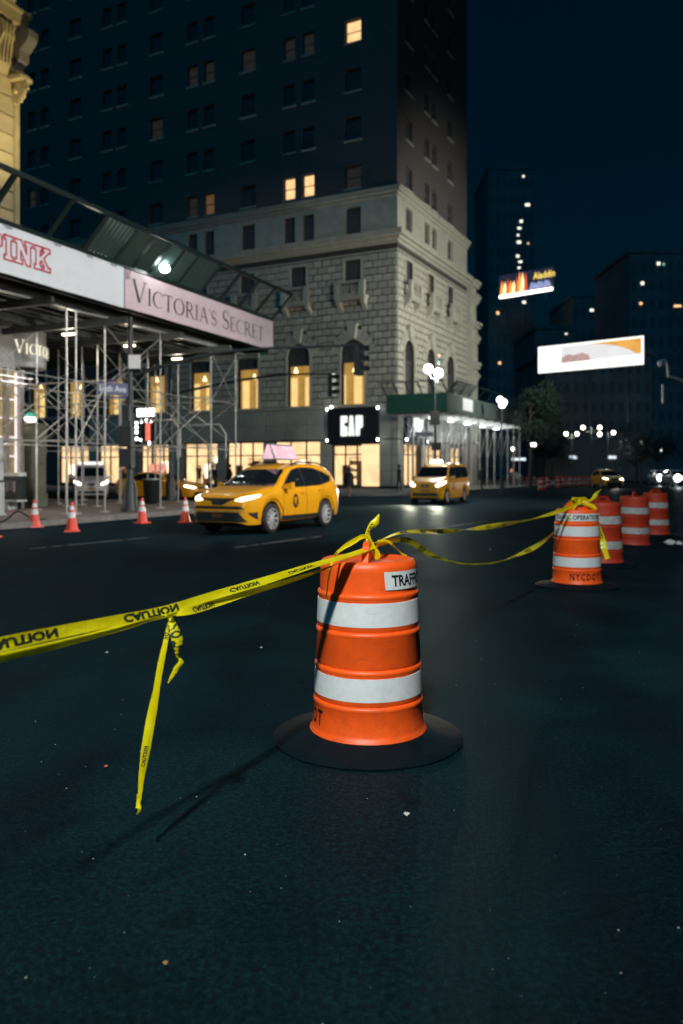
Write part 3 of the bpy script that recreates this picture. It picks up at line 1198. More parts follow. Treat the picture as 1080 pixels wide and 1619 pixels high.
# lit shop interiors behind each shop window
SHOPWALL = lit('shop_wall_glow', (1.0, 0.66, 0.34), 1.7, 0.45, 0.55)  # back and side walls glow themselves to stand for lit rooms
SHOPFLOOR = M('shop_floor', (0.4, 0.32, 0.22), rough=0.5)
SHOPLIGHT = lit('shop_ceiling_light', (1.0, 0.86, 0.62), 5.0)
POSTER = lit('shop_poster', (1.0, 0.84, 0.62), 2.8, 0.3, 1.5)
STOCK = M('folded_clothes', (0.3, 0.2, 0.14), rough=0.8, rnd=0.7, var=0.4, scale=3)
MANN = [M('mannequin_cloth_%d' % i, c_, rough=0.8, var=0.3) for i, c_ in enumerate(((0.05, 0.06, 0.09), (0.35, 0.28, 0.2), (0.16, 0.05, 0.04)))]
DISPLAY = M('display_stand', (0.25, 0.16, 0.08), rough=0.6, var=0.5, scale=2)
for fc, shops in (('L', SHOPS), ('R', SHOPR)):
    pl = FACES[fc][0]
    for si, (a, b, t) in enumerate(shops):
        mb = MB()
        nm = 3 if si else 4
        for k in range(nm + 1):
            x = a + (b - a) * k / nm
            wbox(mb, pl, max(a, x - 0.05), min(b, x + 0.05), 0.35, t, -0.42, -0.30)
        for z in (0.35, 2.75, t - 0.1):
            wbox(mb, pl, a, b, z + 0.002, z + 0.098, -0.415, -0.305)
        o = mb.build('shop_window', WINFRAME, tower)
        mb = MB()
        mb.quad(pl(a, 0.35, -0.36), pl(b, 0.35, -0.36), pl(b, t, -0.36), pl(a, t, -0.36))
        mb.build('pane', MATS['shop_glass'], o)
        mb = MB()
        mb.quad(pl(a - 1, 0.3, -3.0), pl(b + 1, 0.3, -3.0), pl(b + 1, t + 0.2, -3.0), pl(a - 1, t + 0.2, -3.0))
        mb.build('lit_room_wall', SHOPWALL, o)
        mb = MB()
        mb.quad(pl(a - 1, 0.3, -4.5), pl(b + 1, 0.3, -4.5), pl(b + 1, 0.3, -0.5), pl(a - 1, 0.3, -0.5))
        mb.quad(pl(a - 1, t + 0.2, -4.5), pl(b + 1, t + 0.2, -4.5), pl(b + 1, t + 0.2, -0.5), pl(a - 1, t + 0.2, -0.5))
        mb.build('shop_floor', SHOPFLOOR, o)
        for x in (a - 1, b + 1):
            mb = MB()
            mb.quad(pl(x, 0.3, -3.0), pl(x, 0.3, -0.5), pl(x, t + 0.2, -0.5), pl(x, t + 0.2, -3.0))
            mb.build('lit_side_wall', SHOPWALL, o)
        for k in range(3):
            mb = MB()
            x = a + (b - a) * (k + 0.5) / 3
            wbox(mb, pl, x - 0.5, x + 0.5, t + 0.02, t + 0.1, -2.0 - 0.5 * (k % 2), -1.6 - 0.5 * (k % 2))
            mb.build('ceiling_light', SHOPLIGHT, o)
        rr = random.Random(si * 7 + (fc == 'R'))
        for k in range(2):                        # shelving with folded stock
            x = a + 0.1 + (b - a - 1.3) * (k + 0.3 * rr.random()) / 1.3
            mb = MB()
            for z in (0.9, 1.45, 2.0, 2.55):
                wbox(mb, pl, x, x + 1.1, z, z + 0.05, -2.9, -2.5)
            for xx_ in (x, x + 1.06):
                wbox(mb, pl, xx_, xx_ + 0.05, 0.31, 2.6, -2.92, -2.88)
            sh_ = mb.build('shelf_unit', DISPLAY, o)
            for z in (0.96, 1.51, 2.06):
                for q in range(3):
                    mb = MB()
                    wbox(mb, pl, x + 0.08 + 0.34 * q, x + 0.34 + 0.34 * q, z, z + 0.12 + 0.2 * rr.random(), -2.85, -2.55)
                    mb.build('folded_stock', STOCK, sh_)
        for k in range(2):                        # mannequins near the glass
            x = a + 0.5 + (b - a - 1.0) * rr.random()
            bx_, by_, bz_ = pl(x, 0.31, -0.95 - 0.5 * rr.random())
            MB().lathe([(0.12, 0), (0.05, 0.05), (0.07, 0.5), (0.15, 0.85), (0.12, 1.05), (0.19, 1.32), (0.17, 1.42), (0.05, 1.5), (0.08, 1.62), (0.05, 1.72), (0.001, 1.74)], 10, c=(bx_, by_, bz_)).build('mannequin', MANN[rr.randrange(3)], o, True)
        for k in range(4):
            mb = MB()
            x = a + 0.3 + (b - a - 0.9) * rr.random()
            h = 0.8 + 1.3 * rr.random()
            d = -0.9 - 1.6 * rr.random()
            if rr.random() < 0.45:
                wbox(mb, pl, x, x + 0.7, 0.9, 0.9 + h, d, d + 0.08)
                mb.build('lit_poster', POSTER, o)
            else:
                wbox(mb, pl, x, x + 0.5, 0.31, 0.31 + h, d, d + 0.4)
                mb.build('display_stand', DISPLAY, o)

# the two shop signs: black boxes with fat rounded glowing letters
SIGNBLACK = M('black_sign_cloth', (0.006, 0.009, 0.012), rough=0.6, var=0.3)
SIGNWHITE = lit('sign_letter_glow', (0.96, 1.0, 0.94), 1.15)
gG = rounded([(0, 0.0), (0, 3.0), (0.90, 3.0), (0.90, 2.0), (0.46, 2.0), (0.46, 1.45), (0.90, 1.45), (0.90, 0.0)], 0.12)
gA = rounded([(1.06, 0.0), (1.22, 2.3), (1.26, 3.0), (1.66, 3.0), (1.70, 2.3), (1.90, 0.0), (1.56, 0.0), (1.48, 0.45), (1.40, 0.0)], 0.1)
gP = rounded([(2.06, 0.0), (2.06, 3.0), (3.0, 3.0), (3.0, 1.25), (2.60, 1.1), (2.60, 0.0)], 0.2)
for fc, a0, a1, lab in (('L', 1.42, 5.62, 'wide black shop sign with fat glowing white letters above the bright entrance'),
                        ('R', 0.7, 4.9, 'foreshortened black sign with glowing white letters round the corner beside the green shed')):
    sg = thing('shop_sign', lab, 'sign', TC, -UA, 'shop signs on the hotel corner')
    pl = FACES[fc][0]
    mb = MB()
    wbox(mb, pl, a0, a1, 3.60, 6.40, 0.10, 0.55)
    o = mb.build('sign_box', SIGNBLACK, sg)
    for k in range(6):
        mb = MB()
        x = a0 + (a1 - a0) * k / 5
        wbox(mb, pl, x - 0.03, x + 0.03, 3.58, 6.42, 0.552, 0.565)
        mb.build('rib', SIGNBLACK, o)
    lw = 1.86 / 3.0
    for g in (gG, gA, gP):
        mb = MB()
        if fc == 'L':
            fn = lambda a, b, d: pl((a0 + a1) / 2 + 0.93 - a * lw, 4.2 + b * 0.52, d)
        else:
            fn = lambda a, b, d: pl((a0 + a1) / 2 - 0.93 + a * lw, 4.2 + b * 0.52, d)
        mb.prism(g, fn, 0.57, 0.66)
        mb.build('letter', SIGNWHITE, sg)
    for (x, z) in ((a0 - 0.06, 6.3), (a1 + 0.06, 6.3), (a0 - 0.06, 3.9), (a1 + 0.06, 3.9), (a1 - 0.3, 6.48)):
        mb = MB()
        wbox(mb, pl, x - 0.07, x + 0.07, z - 0.09, z + 0.09, 0.45, 0.6)
        mb.build('spot_light', LEDWHITE, sg)

# ornate stone building squeezed in beyond the tower
orn = thing('ornate_building', 'narrow ornate stone building with scrolled brackets just beyond the hotel base', 'building', T2W(0, 16.75), -UA)
mb = MB()
mb.box(-14, 0.55, 0, 1.6, 0, 15.2)
mb.box(-14, 0.4, 0.2, 1.6, 15.2, 19.2)
mb.build('wall', STONE, orn)
for levels in (((11.2, 11.5, 0.75), (11.5, 11.8, 0.9)), ((15.0, 15.3, 0.8), (15.3, 15.55, 1.0)), ((18.9, 19.2, 0.7), (19.2, 19.5, 0.9))):
    mb = MB()
    for (z0, z1, d) in levels:
        mb.box(-14, d, -0.02, 1.7, z0, z1)
    mb.build('cornice', STONE, orn)


def volute(r, wd, axis_pts=28, turns=2.2):
    """a flat scroll; centre at origin, in the x-z plane, thickness along y"""
    mb = MB()
    pts = []
    for i in range(axis_pts + 1):
        t = i / axis_pts
        a = t * turns * 2 * PI
        rr = r * (1 - 0.82 * t)
        pts.append((rr * math.cos(a), 0, rr * math.sin(a)))
    for i in range(axis_pts):
        mb.bar(pts[i], pts[i + 1], wd, r * 0.22, up=(0, 1, 0))
    mb.lathe([(r * 0.9, -wd * 0.2), (r * 0.9, wd * 0.2)], 20, axis='y')
    mb.lathe([(0.0, -wd * 0.2), (r * 0.9, -wd * 0.2)], 20, axis='y')
    mb.lathe([(0.01, -wd * 0.62), (r * 0.2, -wd * 0.62), (r * 0.2, wd * 0.6)], 12, axis='y')
    return mb


for (z, r) in ((13.8, 0.42), (17.6, 0.45), (10.3, 0.36)):
    o = link(volute(r, 0.5).mesh('scroll', STONE), 'scroll', orn, (0.62, 0.4, z))
for z in (4.0, 7.0):
    MB().box(0.55, 0.7, 0.2, 1.5, z, z + 0.3).build('band', STONE, orn)

# ------------------------------------------------------------------ cream corner building at the left edge
left = thing('corner_building', 'floodlit cream corner building with grooved stone and carved cornice above the scaffold shed', 'building', S2W(-5.7, 5.8), -SA)
mb = MB()
mb.box(-16, 0, -40, 0, 0.1, 34)
mb.build('wall', M('cream_joint', (0.15, 0.12, 0.06), rough=0.9), left)
# courses of grooved stone on both faces
CB = TILEM.mesh('stone_block', CREAM)
for k in range(40):
    z = 0.7 + 0.66 * k
    if 17.0 < z < 19.4 or z > 25:
        continue
    for (a0, a1) in ((-1.15, 0.06), (-3.5, -2.4), (-5.8, -4.6)):
        if z > 17 and a0 < -2:
            continue
        link(CB, 'stone_block', left, (0.0, (a0 + a1) / 2, z + 0.31), PI / 2, (a1 - a0 - 0.03, 0.14, 0.60))
    link(CB, 'stone_block', left, (-0.72, 0.14, z + 0.31), 0, (1.4, 0.14, 0.60))
# corner shaft, sill bands, cornice, consoles and scroll
mb = MB()
mb.tube([(0.13, 0.12, 9.6), (0.13, 0.12, 15.0)], 0.13, 10)
mb.build('corner_shaft', CREAM, left, True)
for levels in (((16.9, 17.1, 0.25), (17.1, 17.5, 0.42), (17.5, 17.62, 0.5)), ((18.6, 18.9, 0.35), (18.9, 19.3, 0.75), (19.3, 19.45, 0.95)), ((9.2, 9.45, 0.3), (9.45, 9.6, 0.45))):
    mb = MB()
    for (z0, z1, d) in levels:
        mb.box(-16, d, -40, d, z0, z1)
    mb.build('cornice', CREAM, left)
for i, y in enumerate((-0.55, -1.5, -2.6, -3.7)):
    mb = MB()
    pr = [(0.1, 15.2), (0.34, 15.6), (0.3, 16.1), (0.52, 16.4), (0.46, 16.9), (0.1, 16.9)]
    mb.prism(pr, lambda a, b, d: (a, d, b), y - 0.26, y + 0.26)
    mb.prism([(0.1, 17.65), (0.5, 17.65), (0.62, 18.0), (0.7, 18.6), (0.1, 18.6)], lambda a, b, d: (a, d, b), y - 0.3, y + 0.3)
    o = mb.build('console', CREAM, left)
    for j in range(3):
        MB().bar((0.36, y - 0.15 + 0.15 * j, 15.5), (0.56, y - 0.15 + 0.15 * j, 16.8), 0.05, 0.05).build('flute', CREAM, o)
o = link(volute(0.36, 0.3).mesh('scroll', CREAM), 'scroll', left, (0.36, -0.02, 14.7))
MB().box(0.0, 0.72, -0.25, 0.3, 15.08, 15.22).box(0.0, 0.62, -0.2, 0.28, 15.22, 15.36).build('scroll_cap', CREAM, left)
mb = MB()
mb.prism([(0.05, 15.5), (0.22, 15.75), (0.42, 15.9), (0.46, 16.2), (0.72, 16.4), (0.86, 16.6), (0.86, 16.85), (0.05, 16.85)], lambda a, b, d: (a, d, b), -0.02, 0.42)
mb.build('carved_bracket', M('dark_cream_stone', (0.16, 0.15, 0.12), rough=0.9), left)

# ================================================================== SCAFFOLD SHEDS
POSTM = {}


def post(parent, x, y, z1, r=0.03, mat=None, name='post', z0=0.15):
    key = (round(z1 - z0, 2), r, (mat or STEEL).name)
    if key not in POSTM:
        h = z1 - z0
        mb = MB()
        mb.tube([(0, 0, 0.06), (0, 0, h)], r, 8)
        mb.box(-0.12, 0.12, -0.12, 0.12, 0.0, 0.05)
        for zc in (h * 0.33, h * 0.62):
            mb.tube([(0, 0, zc - 0.05), (0, 0, zc + 0.05)], r * 1.5, 8)
        POSTM[key] = mb.mesh('post', mat or STEEL, True)
    return link(POSTM[key], name, parent, (x, y, z0))


def pipe(parent, a, b, r=0.021, mat=None, name='brace'):
    return MB().tube([a, b], r, 6).build(name, mat or STEEL, parent, True)


def tilt_panel(parent, y0, y1, z, solid, out=0.95, up=0.95, mat=CORR):
    """one outward-leaning guard panel over the parapet, running along y"""
    mb = MB()
    f = 0.05
    a = lambda t, y: (0.02 + out * t, y, z + up * t)
    mb.bar(a(0, y0), a(1, y0), 0.16, 0.06)
    mb.bar(a(0.03, y0 + 0.05), a(0.03, y1 - 0.05), 0.06, 0.05)
    mb.bar(a(1, y0), a(1, y1), 0.10, 0.12)
    o = mb.build('guard_frame', DARKGREEN, parent)
    if solid:
        mb = MB()
        n = 7
        for i in range(n):
            ya, yb = y0 + 0.06 + (y1 - y0 - 0.12) * i / n, y0 + 0.06 + (y1 - y0 - 0.12) * (i + 1) / n
            ym = (ya + yb) / 2
            off = Vector((0.025, 0, -0.025))
            p0, p1, p2 = Vector(a(0.06, ya)), Vector(a(0.06, ym)) + off, Vector(a(0.06, yb))
            q0, q1, q2 = Vector(a(0.94, ya)), Vector(a(0.94, ym)) + off, Vector(a(0.94, yb))
            mb.quad(p0, p1, q1, q0)
            mb.quad(p1, p2, q2, q1)
        mb.build('guard_sheet', mat, o)
    return o


# ---- the big shed with the two store banners
shed = thing('scaffold_shed', 'tall sidewalk scaffold shed of grey pipes along the left kerb carrying store banners', 'scaffold', SO, -SA)
ZD = 6.45
XROWS = {-1.04: (-2.2, 0.55, 3.5, 3.9, 5.22, 8.15, 11.4, 13.25), -4.0: (-2.0, 0.8, 2.9, 5.3, 8.3, 11.3, 13.4), -5.35: (8.2, 9.0, 11.2, 13.6), -7.1: (9.6, 13.45), -9.2: (8.4, 13.4), -12.0: (8.6, 13.4)}
for x, ys in XROWS.items():
    for y in ys:
        post(shed, x, y, ZD - 0.08)
# ledgers and crossed braces
for x, ys in XROWS.items():
    ys = list(ys)
    for z in (2.35, 4.25):
        pipe(shed, (x, ys[0], z), (x, ys[-1], z), 0.02, name='ledger')
    for i in range(len(ys) - 1):
        if ys[i + 1] - ys[i] > 1.0:
            zz = (2.35, 4.25) if i % 2 else (4.25, 6.2)
            pipe(shed, (x + 0.03, ys[i], zz[0]), (x + 0.03, ys[i + 1], zz[1]), 0.017)
            pipe(shed, (x - 0.03, ys[i], zz[1]), (x - 0.03, ys[i + 1], zz[0]), 0.017)
for y in (0.6, 5.25, 11.35, 13.4):
    for z in (2.5, 4.4):
        pipe(shed, (-1.04, y, z), (-5.3, y, z), 0.018, name='ledger')
    pipe(shed, (-1.04, y + 0.02, 2.5), (-4.0, y + 0.02, 4.4), 0.016)
    pipe(shed, (-1.04, y - 0.02, 4.4), (-4.0, y - 0.02, 2.5), 0.016)
for y in (13.42,):
    for x0, x1 in ((-5.3, -9.2), (-9.2, -12.0)):
        pipe(shed, (x0, y, 2.4), (x1, y, 4.5), 0.018)
        pipe(shed, (x0, y, 4.5), (x1, y, 2.4), 0.018)
        pipe(shed, (x0, y, 4.5), (x1, y, 4.5), 0.018, name='ledger')
# portal frame where one passage bends low
for y in (9.7, 12.9):
    MB().tube([(-1.3, y, 2.0), (-1.3, y, 3.0), (-1.6, y, 3.4), (-3.4, y, 3.4), (-3.7, y, 3.0), (-3.7, y, 2.0)], 0.035, 8).build('portal_frame', STEEL, shed, True)
# girders, joists, deck
for x in (-1.04, -4.0, -5.5):
    y1 = 14.2
    MB().box(x - 0.06, x + 0.06, -8, y1, ZD - 0.08, ZD + 0.12).build('girder', STEEL if x == -1.04 else DARKSTEEL, shed)
for i in range(10):
    x = -0.35 - 0.55 * i
    if abs(x + 1.04) < 0.12 or abs(x + 4.0) < 0.12:
        x -= 0.15
    MB().box(x - 0.04, x + 0.04, -8, 14.2, ZD + 0.121, ZD + 0.24).build('joist', DARKSTEEL, shed)
for i in range(10):
    y = 7.4 + 0.7 * i
    MB().box(-20, -5.6, y - 0.04, y + 0.04, ZD + 0.121, ZD + 0.24).build('joist', DARKSTEEL, shed)
for y in (-3.8, -0.8, 2.0, 5.2, 8.2, 11.4, 13.6):
    MB().box(-5.6, -0.15, y - 0.07, y + 0.07, ZD - 0.30, ZD - 0.082).build('girder', DARKSTEEL, shed)
mb = MB()
mb.box(-5.62, -0.1, -8, 14.3, ZD + 0.242, ZD + 0.30)
mb.box(-20, -5.63, 7.0, 14.3, ZD + 0.242, ZD + 0.30)
mb.build('deck', DECK, shed)
# parapet boards behind the banners
mb = MB()
mb.box(-0.1, -0.04, -8, 14.4, ZD + 0.17, 7.82)
mb.box(-20, -0.1, 14.3, 14.4, ZD - 0.05, 7.7)
mb.build('parapet', GREENPLY, shed)
MB().box(-0.12, 0.06, -8, 14.45, 7.821, 7.90).build('parapet_cap', DARKGREEN, shed)
# leaning guard panels, some sheeted, some open
ys = [-6.0, -3.2, -0.4, 1.6, 3.0, 4.35, 5.2, 6.0, 6.8, 7.6, 9.0, 10.35, 11.7, 13.0, 14.4]
for i in range(len(ys) - 1):
    tilt_panel(shed, ys[i], ys[i + 1], 7.88, solid=4 <= i <= 9)
MB().bar((0.02, 14.4, 7.88), (0.97, 14.4, 8.83), 0.09, 0.06).build('guard_frame', DARKGREEN, shed)
# hanging lamps under the deck
UL = lit('bulkhead_glow', (1.0, 0.88, 0.62), 5)
for (x, y) in ((-2.9, 2.2), (-2.6, 8.4), (-3.0, 11.9), (-2.9, 5.6)):
    MB().box(x - 0.22, x + 0.22, y - 0.06, y + 0.06, ZD - 0.42, ZD - 0.36).build('bulkhead_lamp', UL, shed)
    lamp('shed_lamp', 'POINT', (x, y, ZD - 0.6), 55, (1.0, 0.9, 0.72), shed, radius=0.15)

# ---- banners
PINKW = M('white_banner_cloth', (0.70, 0.74, 0.77), rough=0.65, var=0.04, scale=2.0, bump=0.25, bscale=3)
PINKB = M('pale_pink_banner_cloth', (0.66, 0.52, 0.56), rough=0.65, var=0.09, scale=1.6, bump=0.3, bscale=3)
RED = M('crimson_print', (0.50, 0.025, 0.06), rough=0.6, var=0.05)
GREYINK = M('charcoal_print', (0.035, 0.03, 0.04), rough=0.6, var=0.1)
ban = thing('store_banner', 'white banner with crimson outlined block lettering on the scaffold parapet', 'banner', SO, -SA, 'store banners on the scaffold')


def cloth(y0, y1, z0, z1, x=0.02):
    mb = MB()
    n = 36
    for i in range(n):
        a, b = y0 + (y1 - y0) * i / n, y0 + (y1 - y0) * (i + 1) / n
        wa, wb = 0.012 * math.sin(a * 2.3), 0.012 * math.sin(b * 2.3)
        mb.quad((x + wa, a, z0), (x + wb, b, z0), (x + wb * 0.3, b, z1), (x + wa * 0.3, a, z1))
        mb.quad((x + wa - 0.006, a, z0), (x + wb - 0.006, b, z0), (x + wb * 0.3 - 0.006, b, z1), (x + wa * 0.3 - 0.006, a, z1))
    return mb


cloth(-8, 4.86, 6.56, 7.86).build('cloth', PINKW, ban, True)
fnB = lambda a, b, d: (d, a, b)


def outline(poly, wd):
    out = []
    k = len(poly)
    for i in range(k):
        a, b = Vector(poly[i]), Vector(poly[(i + 1) % k])
        t = (b - a).normalized() * wd * 0.5
        out += stroke([a - t, b + t], wd)
    return out


vP = [[(0, 0), (0, .18), (.1, .18), (.1, .82), (0, .82), (0, 1), (.62, 1), (.78, .88), (.78, .52), (.62, .38), (.36, .38), (.36, .18), (.48, .18), (.48, 0)], [(.36, .56), (.36, .82), (.5, .82), (.55, .76), (.55, .62), (.5, .56)]]
vI = [[(0, 0), (0, .18), (.1, .18), (.1, .82), (0, .82), (0, 1), (.46, 1), (.46, .82), (.36, .82), (.36, .18), (.46, .18), (.46, 0)]]
vN = [[(0, 0), (0, .18), (.1, .18), (.1, .82), (0, .82), (0, 1), (.36, 1), (.66, .5), (.66, .82), (.56, .82), (.56, 1), (1.0, 1), (1.0, .82), (.9, .82), (.9, 0), (.66, 0), (.34, .54), (.34, .18), (.44, .18), (.44, 0)]]
vK = [[(0, 0), (0, .18), (.1, .18), (.1, .82), (0, .82), (0, 1), (.46, 1), (.46, .82), (.36, .82), (.36, .6), (.6, .82), (.54, .82), (.54, 1), (.96, 1), (.96, .82), (.88, .82), (.58, .54), (.86, .18), (.98, .18), (.98, 0), (.56, 0), (.56, .18), (.6, .18), (.44, .4), (.36, .33), (.36, .18), (.46, .18), (.46, 0)]]
for g, y0, wk in ((vP, -0.54, 0.74), (vI, 0.11, 0.62), (vN, 0.46, 0.6), (vK, 1.13, 0.6)):
    mb = MB()
    for lp in g:
        letters(mb, outline([(y0 + a * wk, 6.93 + b * 0.63) for a, b in lp], 0.046), fnB, 0.036)
    mb.build('letter', RED, ban)
# grey patches of tape along the top edge
for y in (0.0, 1.75, 3.05, 4.1):
    mb = MB()
    mb.poly([(0.037, y, 7.855), (0.037, y + 0.42, 7.855), (0.037, y + 0.36, 7.74), (0.037, y + 0.16, 7.73)])
    mb.build('patch', M('grey_patch', (0.33, 0.34, 0.37), rough=0.7), ban)
# corner hem
vs_b = thing('store_banner', 'pale pink banner with thin grey classical capitals on the far end of the scaffold', 'banner', SO, -SA, 'store banners on the scaffold')
cloth(4.9, 14.5, 6.58, 7.80, 0.024).build('cloth', PINKB, vs_b, True)
ps, tw = serif_line(['VICTORIA\'S', 'SECRET'], 0.70, 0.55)
k = 8.5 / tw
for gl in ps:
    mb = MB()
    letters(mb, [[(5.22 + a * k, 6.86 + b) for a, b in p] for p in gl], fnB, 0.042)
    mb.build('letter', GREYINK, vs_b)
mb = MB()
mb.poly([(0.042, 4.92, 7.78), (0.042, 5.2, 7.78), (0.042, 5.12, 7.66), (0.042, 5.12, 7.5), (0.042, 4.92, 7.46)])
mb.build('patch', M('mauve_patch', (0.38, 0.27, 0.32), rough=0.7), vs_b)

# flood lamps on the shed
fl = thing('flood_lamp', 'blazing white flood lamp on the scaffold parapet above the pink banner', 'lamp', S2W(0.5, 6.3, 7.82), -SA)
MB().box(-0.45, 0.05, -0.03, 0.03, 0.04, 0.12).build('bracket', DARKSTEEL, fl)
MB().lathe([(0.0, 0.14), (0.12, 0.16), (0.17, 0.26), (0.12, 0.36), (0.0, 0.39)], 16).build('lens', lit('flood_glow', (0.9, 1.0, 0.97), 26), fl, True)
lamp('flood_light', 'POINT', (0.0, 0, 0.27), 200, (0.9, 1.0, 0.97), fl, radius=0.14)
fl = thing('flood_lamp', 'flat warm flood lamp on the scaffold parapet at the end of the white banner', 'lamp', S2W(-0.3, 3.95, 7.9), -SA)
MB().box(-0.04, 0.04, -0.04, 0.04, 0.0, 0.1).build('bracket', DARKSTEEL, fl)
MB().box(-0.16, 0.16, -0.3, 0.3, 0.1, 0.22).build('housing', lit('flood_warm_glow', (1.0, 0.93, 0.75), 9), fl)
lamp('flood_light', 'SPOT', (-0.35, 0, 0.3), 2600, (1.0, 0.84, 0.46), fl, target=(-5.0, -0.4, 8.6), size=70, blend=0.7, radius=0.1)

# ---- green corner shed before the hotel's right face
gs = thing('corner_shed', 'green plywood sidewalk shed on thin posts along the hotel corner', 'scaffold', TC, -UA)
GW, GY0, GY1, GZ0, GZ1 = 4.67, -2.0, 21.0, 5.73, 7.05
posts_y = [GY0 + 0.2 + 2.1 * i for i in range(11)]
for y in posts_y:
    post(gs, GW - 0.3, y, GZ0 - 0.1, 0.05)
    if y < 14:
        post(gs, 1.2, y, GZ0 - 0.1, 0.045)
for i in range(len(posts_y) - 1):
    a, b = posts_y[i], posts_y[i + 1]
    for x in ((GW - 0.3, 1.2) if b < 14 else (GW - 0.3,)):
        pipe(gs, (x + 0.04, a, 2.6), (x + 0.04, b, 5.2), 0.025)
        pipe(gs, (x - 0.04, a, 5.2), (x - 0.04, b, 2.6), 0.025)
pipe(gs, (GW - 0.3, GY0, 5.2), (GW - 0.3, GY1, 5.2), 0.03, name='ledger')
pipe(gs, (1.2, GY0 + 0.2, 2.8), (GW - 0.3, GY0 + 0.2, 5.2), 0.025)
pipe(gs, (1.2, GY0 + 0.2, 5.2), (GW - 0.3, GY0 + 0.2, 2.8), 0.025)
MB().box(0.1, GW - 0.05, GY0 + 0.05, GY1, GZ0 - 0.02, GZ0 + 0.1).build('deck', DECK, gs)
for i in range(10):
    y = GY0 + 0.5 + 2.2 * i
    MB().box(0.15, GW - 0.06, y - 0.06, y + 0.06, GZ0 - 0.2, GZ0 - 0.022).build('joist', STEEL, gs)
MB().box(0.02, GW, GY0 - 0.06, GY0, GZ0 - 0.02, GZ1).build('end_board', GREENPLY, gs)
nb = 11
for i in range(nb):
    y0, y1 = GY0 + (GY1 - GY0) * i / nb, GY0 + (GY1 - GY0) * (i + 1) / nb
    MB().box(GW, GW + 0.06, y0 + 0.015, y1 - 0.015, GZ0 - 0.02, GZ1).build('side_board', M('grey_green_board', (0.05, 0.075, 0.07), rough=0.6, rnd=0.2), gs)
MB().box(GW + 0.07, GW + 0.09, 1.2, 3.6, GZ0 + 0.3, GZ1 - 0.12).build('notice', M('white_notice', (0.7, 0.7, 0.72), rough=0.6, var=0.08, scale=5), gs)
for i in range(5):
    # end guards lean towards the viewer
    x0, x1 = 0.02 + GW * i / 5, 0.02 + GW * (i + 1) / 5
    mb = MB()
    a = lambda t, x: (x, GY0 - 0.08 - 0.65 * t, GZ1 + 0.8 * t)
    mb.bar(a(0, x0), a(1, x0 - 0.15), 0.09, 0.05)
    mb.bar(a(1, x0 - 0.15), a(1, x1 - 0.15), 0.07, 0.07)
    mb.bar(a(0, x1), a(1, x1 - 0.15), 0.09, 0.05)
    o = mb.build('guard_frame', DARKGREEN, gs)
for i in range(10):
    y0, y1 = GY0 + 2.3 * i, GY0 + 2.3 * (i + 1)
    mb = MB()
    a = lambda t, y: (GW + 0.05 + 0.65 * t, y, GZ1 + 0.8 * t)
    mb.bar(a(0, y0), a(1, y0), 0.09, 0.05)
    mb.bar(a(1, y0), a(1, y1), 0.07, 0.07)
    o = mb.build('guard_frame', DARKGREEN, gs)
    if i < 2:
        for j in range(3):
            mb = MB()
            ya, yb = y0 + 0.1 + 0.72 * j, y0 + 0.65 + 0.72 * j
            mb.quad(a(0.05, ya), a(0.05, yb), a(0.95, yb), a(0.95, ya))
            mb.build('guard_sheet', CORR, o)
for y in (0.5, 4.7, 8.9, 13.1, 17.3):
    MB().box(2.4, 2.9, y - 0.08, y + 0.08, GZ0 - 0.32, GZ0 - 0.22).build('bulkhead_lamp', LEDWHITE, gs)
    lamp('shed_lamp', 'POINT', (2.6, y, GZ0 - 0.6), 140, (0.88, 0.96, 1.0), gs, radius=0.2)

# ================================================================== CORNER LINGERIE STORE UNDER THE SHED
st = thing('corner_store', 'bright white and pink storefront under the scaffold with glowing capitals on a grey curved fascia', 'shop', S2W(-5.7, 6.3), -SA)
FASC = M('grey_fascia', (0.30, 0.31, 0.32), rough=0.5, var=0.06)
mb = MB()
mb.box(-0.3, 0.30, -12, -0.55, 5.05, 6.44)
mb.build('fascia', FASC, st)
DC, DR = Vector((-0.05, 0.10, 0)), 0.80          # round corner drum carrying the name
MB().lathe([(0.6, 5.14), (DR - .02, 5.14), (DR, 5.16), (DR, 6.44)], 40, c=DC).build('sign_drum', FASC, st, 40)
SIGNCREAM = lit('cream_letter_glow', (1.0, 0.93, 0.68), 1.25)
th = R(-62)
for chs, k in (('V', 0.46), ('I', 0.36), ('C', 0.36), ('T', 0.36), ('O', 0.36), ('R', 0.36), ('I', 0.36), ('A', 0.36)):
    gl, adv = serif(chs)
    mb = MB()
    kw = 0.80
    z0 = 5.60 - 0.05 * (th - R(-62))
    for pi_, p in enumerate(gl):
        for dd in (0.03, 0.075):
            pts = []
            for q in p:
                an = th + q[0] * k * kw / DR
                r_ = DR + dd + 0.001 * (pi_ % 5)
                pts.append((DC.x + r_ * math.cos(an), DC.y + r_ * math.sin(an), z0 + q[1] * k))
            mb.poly(pts)
    mb.build('letter', SIGNCREAM, st)
    th += (adv * k * kw + 0.025) / DR
# tall lit display windows, pink and white
PWIN = lit('store_lit_white', (1.0, 0.90, 0.86), 1.25, 0.25, 1.2)
PPINK = lit('store_lit_pink', (1.0, 0.62, 0.55), 0.85, 0.3, 1.0)
yy = -9.0
i = 0
while yy < -0.55:
    wd = 0.9 if i % 3 else 0.55
    wd = min(wd, -0.05 - yy)
    mb = MB()
    mb.quad((0.12, yy, 0.6), (0.12, yy + wd, 0.6), (0.12, yy + wd, 4.95), (0.12, yy, 4.95))
    mb.build('display_panel', (PWIN, PPINK, PWIN)[i % 3], st)
    MB().box(0.13, 0.34, yy + wd, yy + wd + 0.12, 0.16, 5.04).build('mullion', M('silver_mullion', (0.4, 0.38, 0.38), rough=0.35, metal=0.5), st)
    yy += wd + 0.12
    i += 1
MB().box(0.13, 0.33, -10, 0.2, 0.16, 0.58).build('plinth', MATS['black_granite'], st)
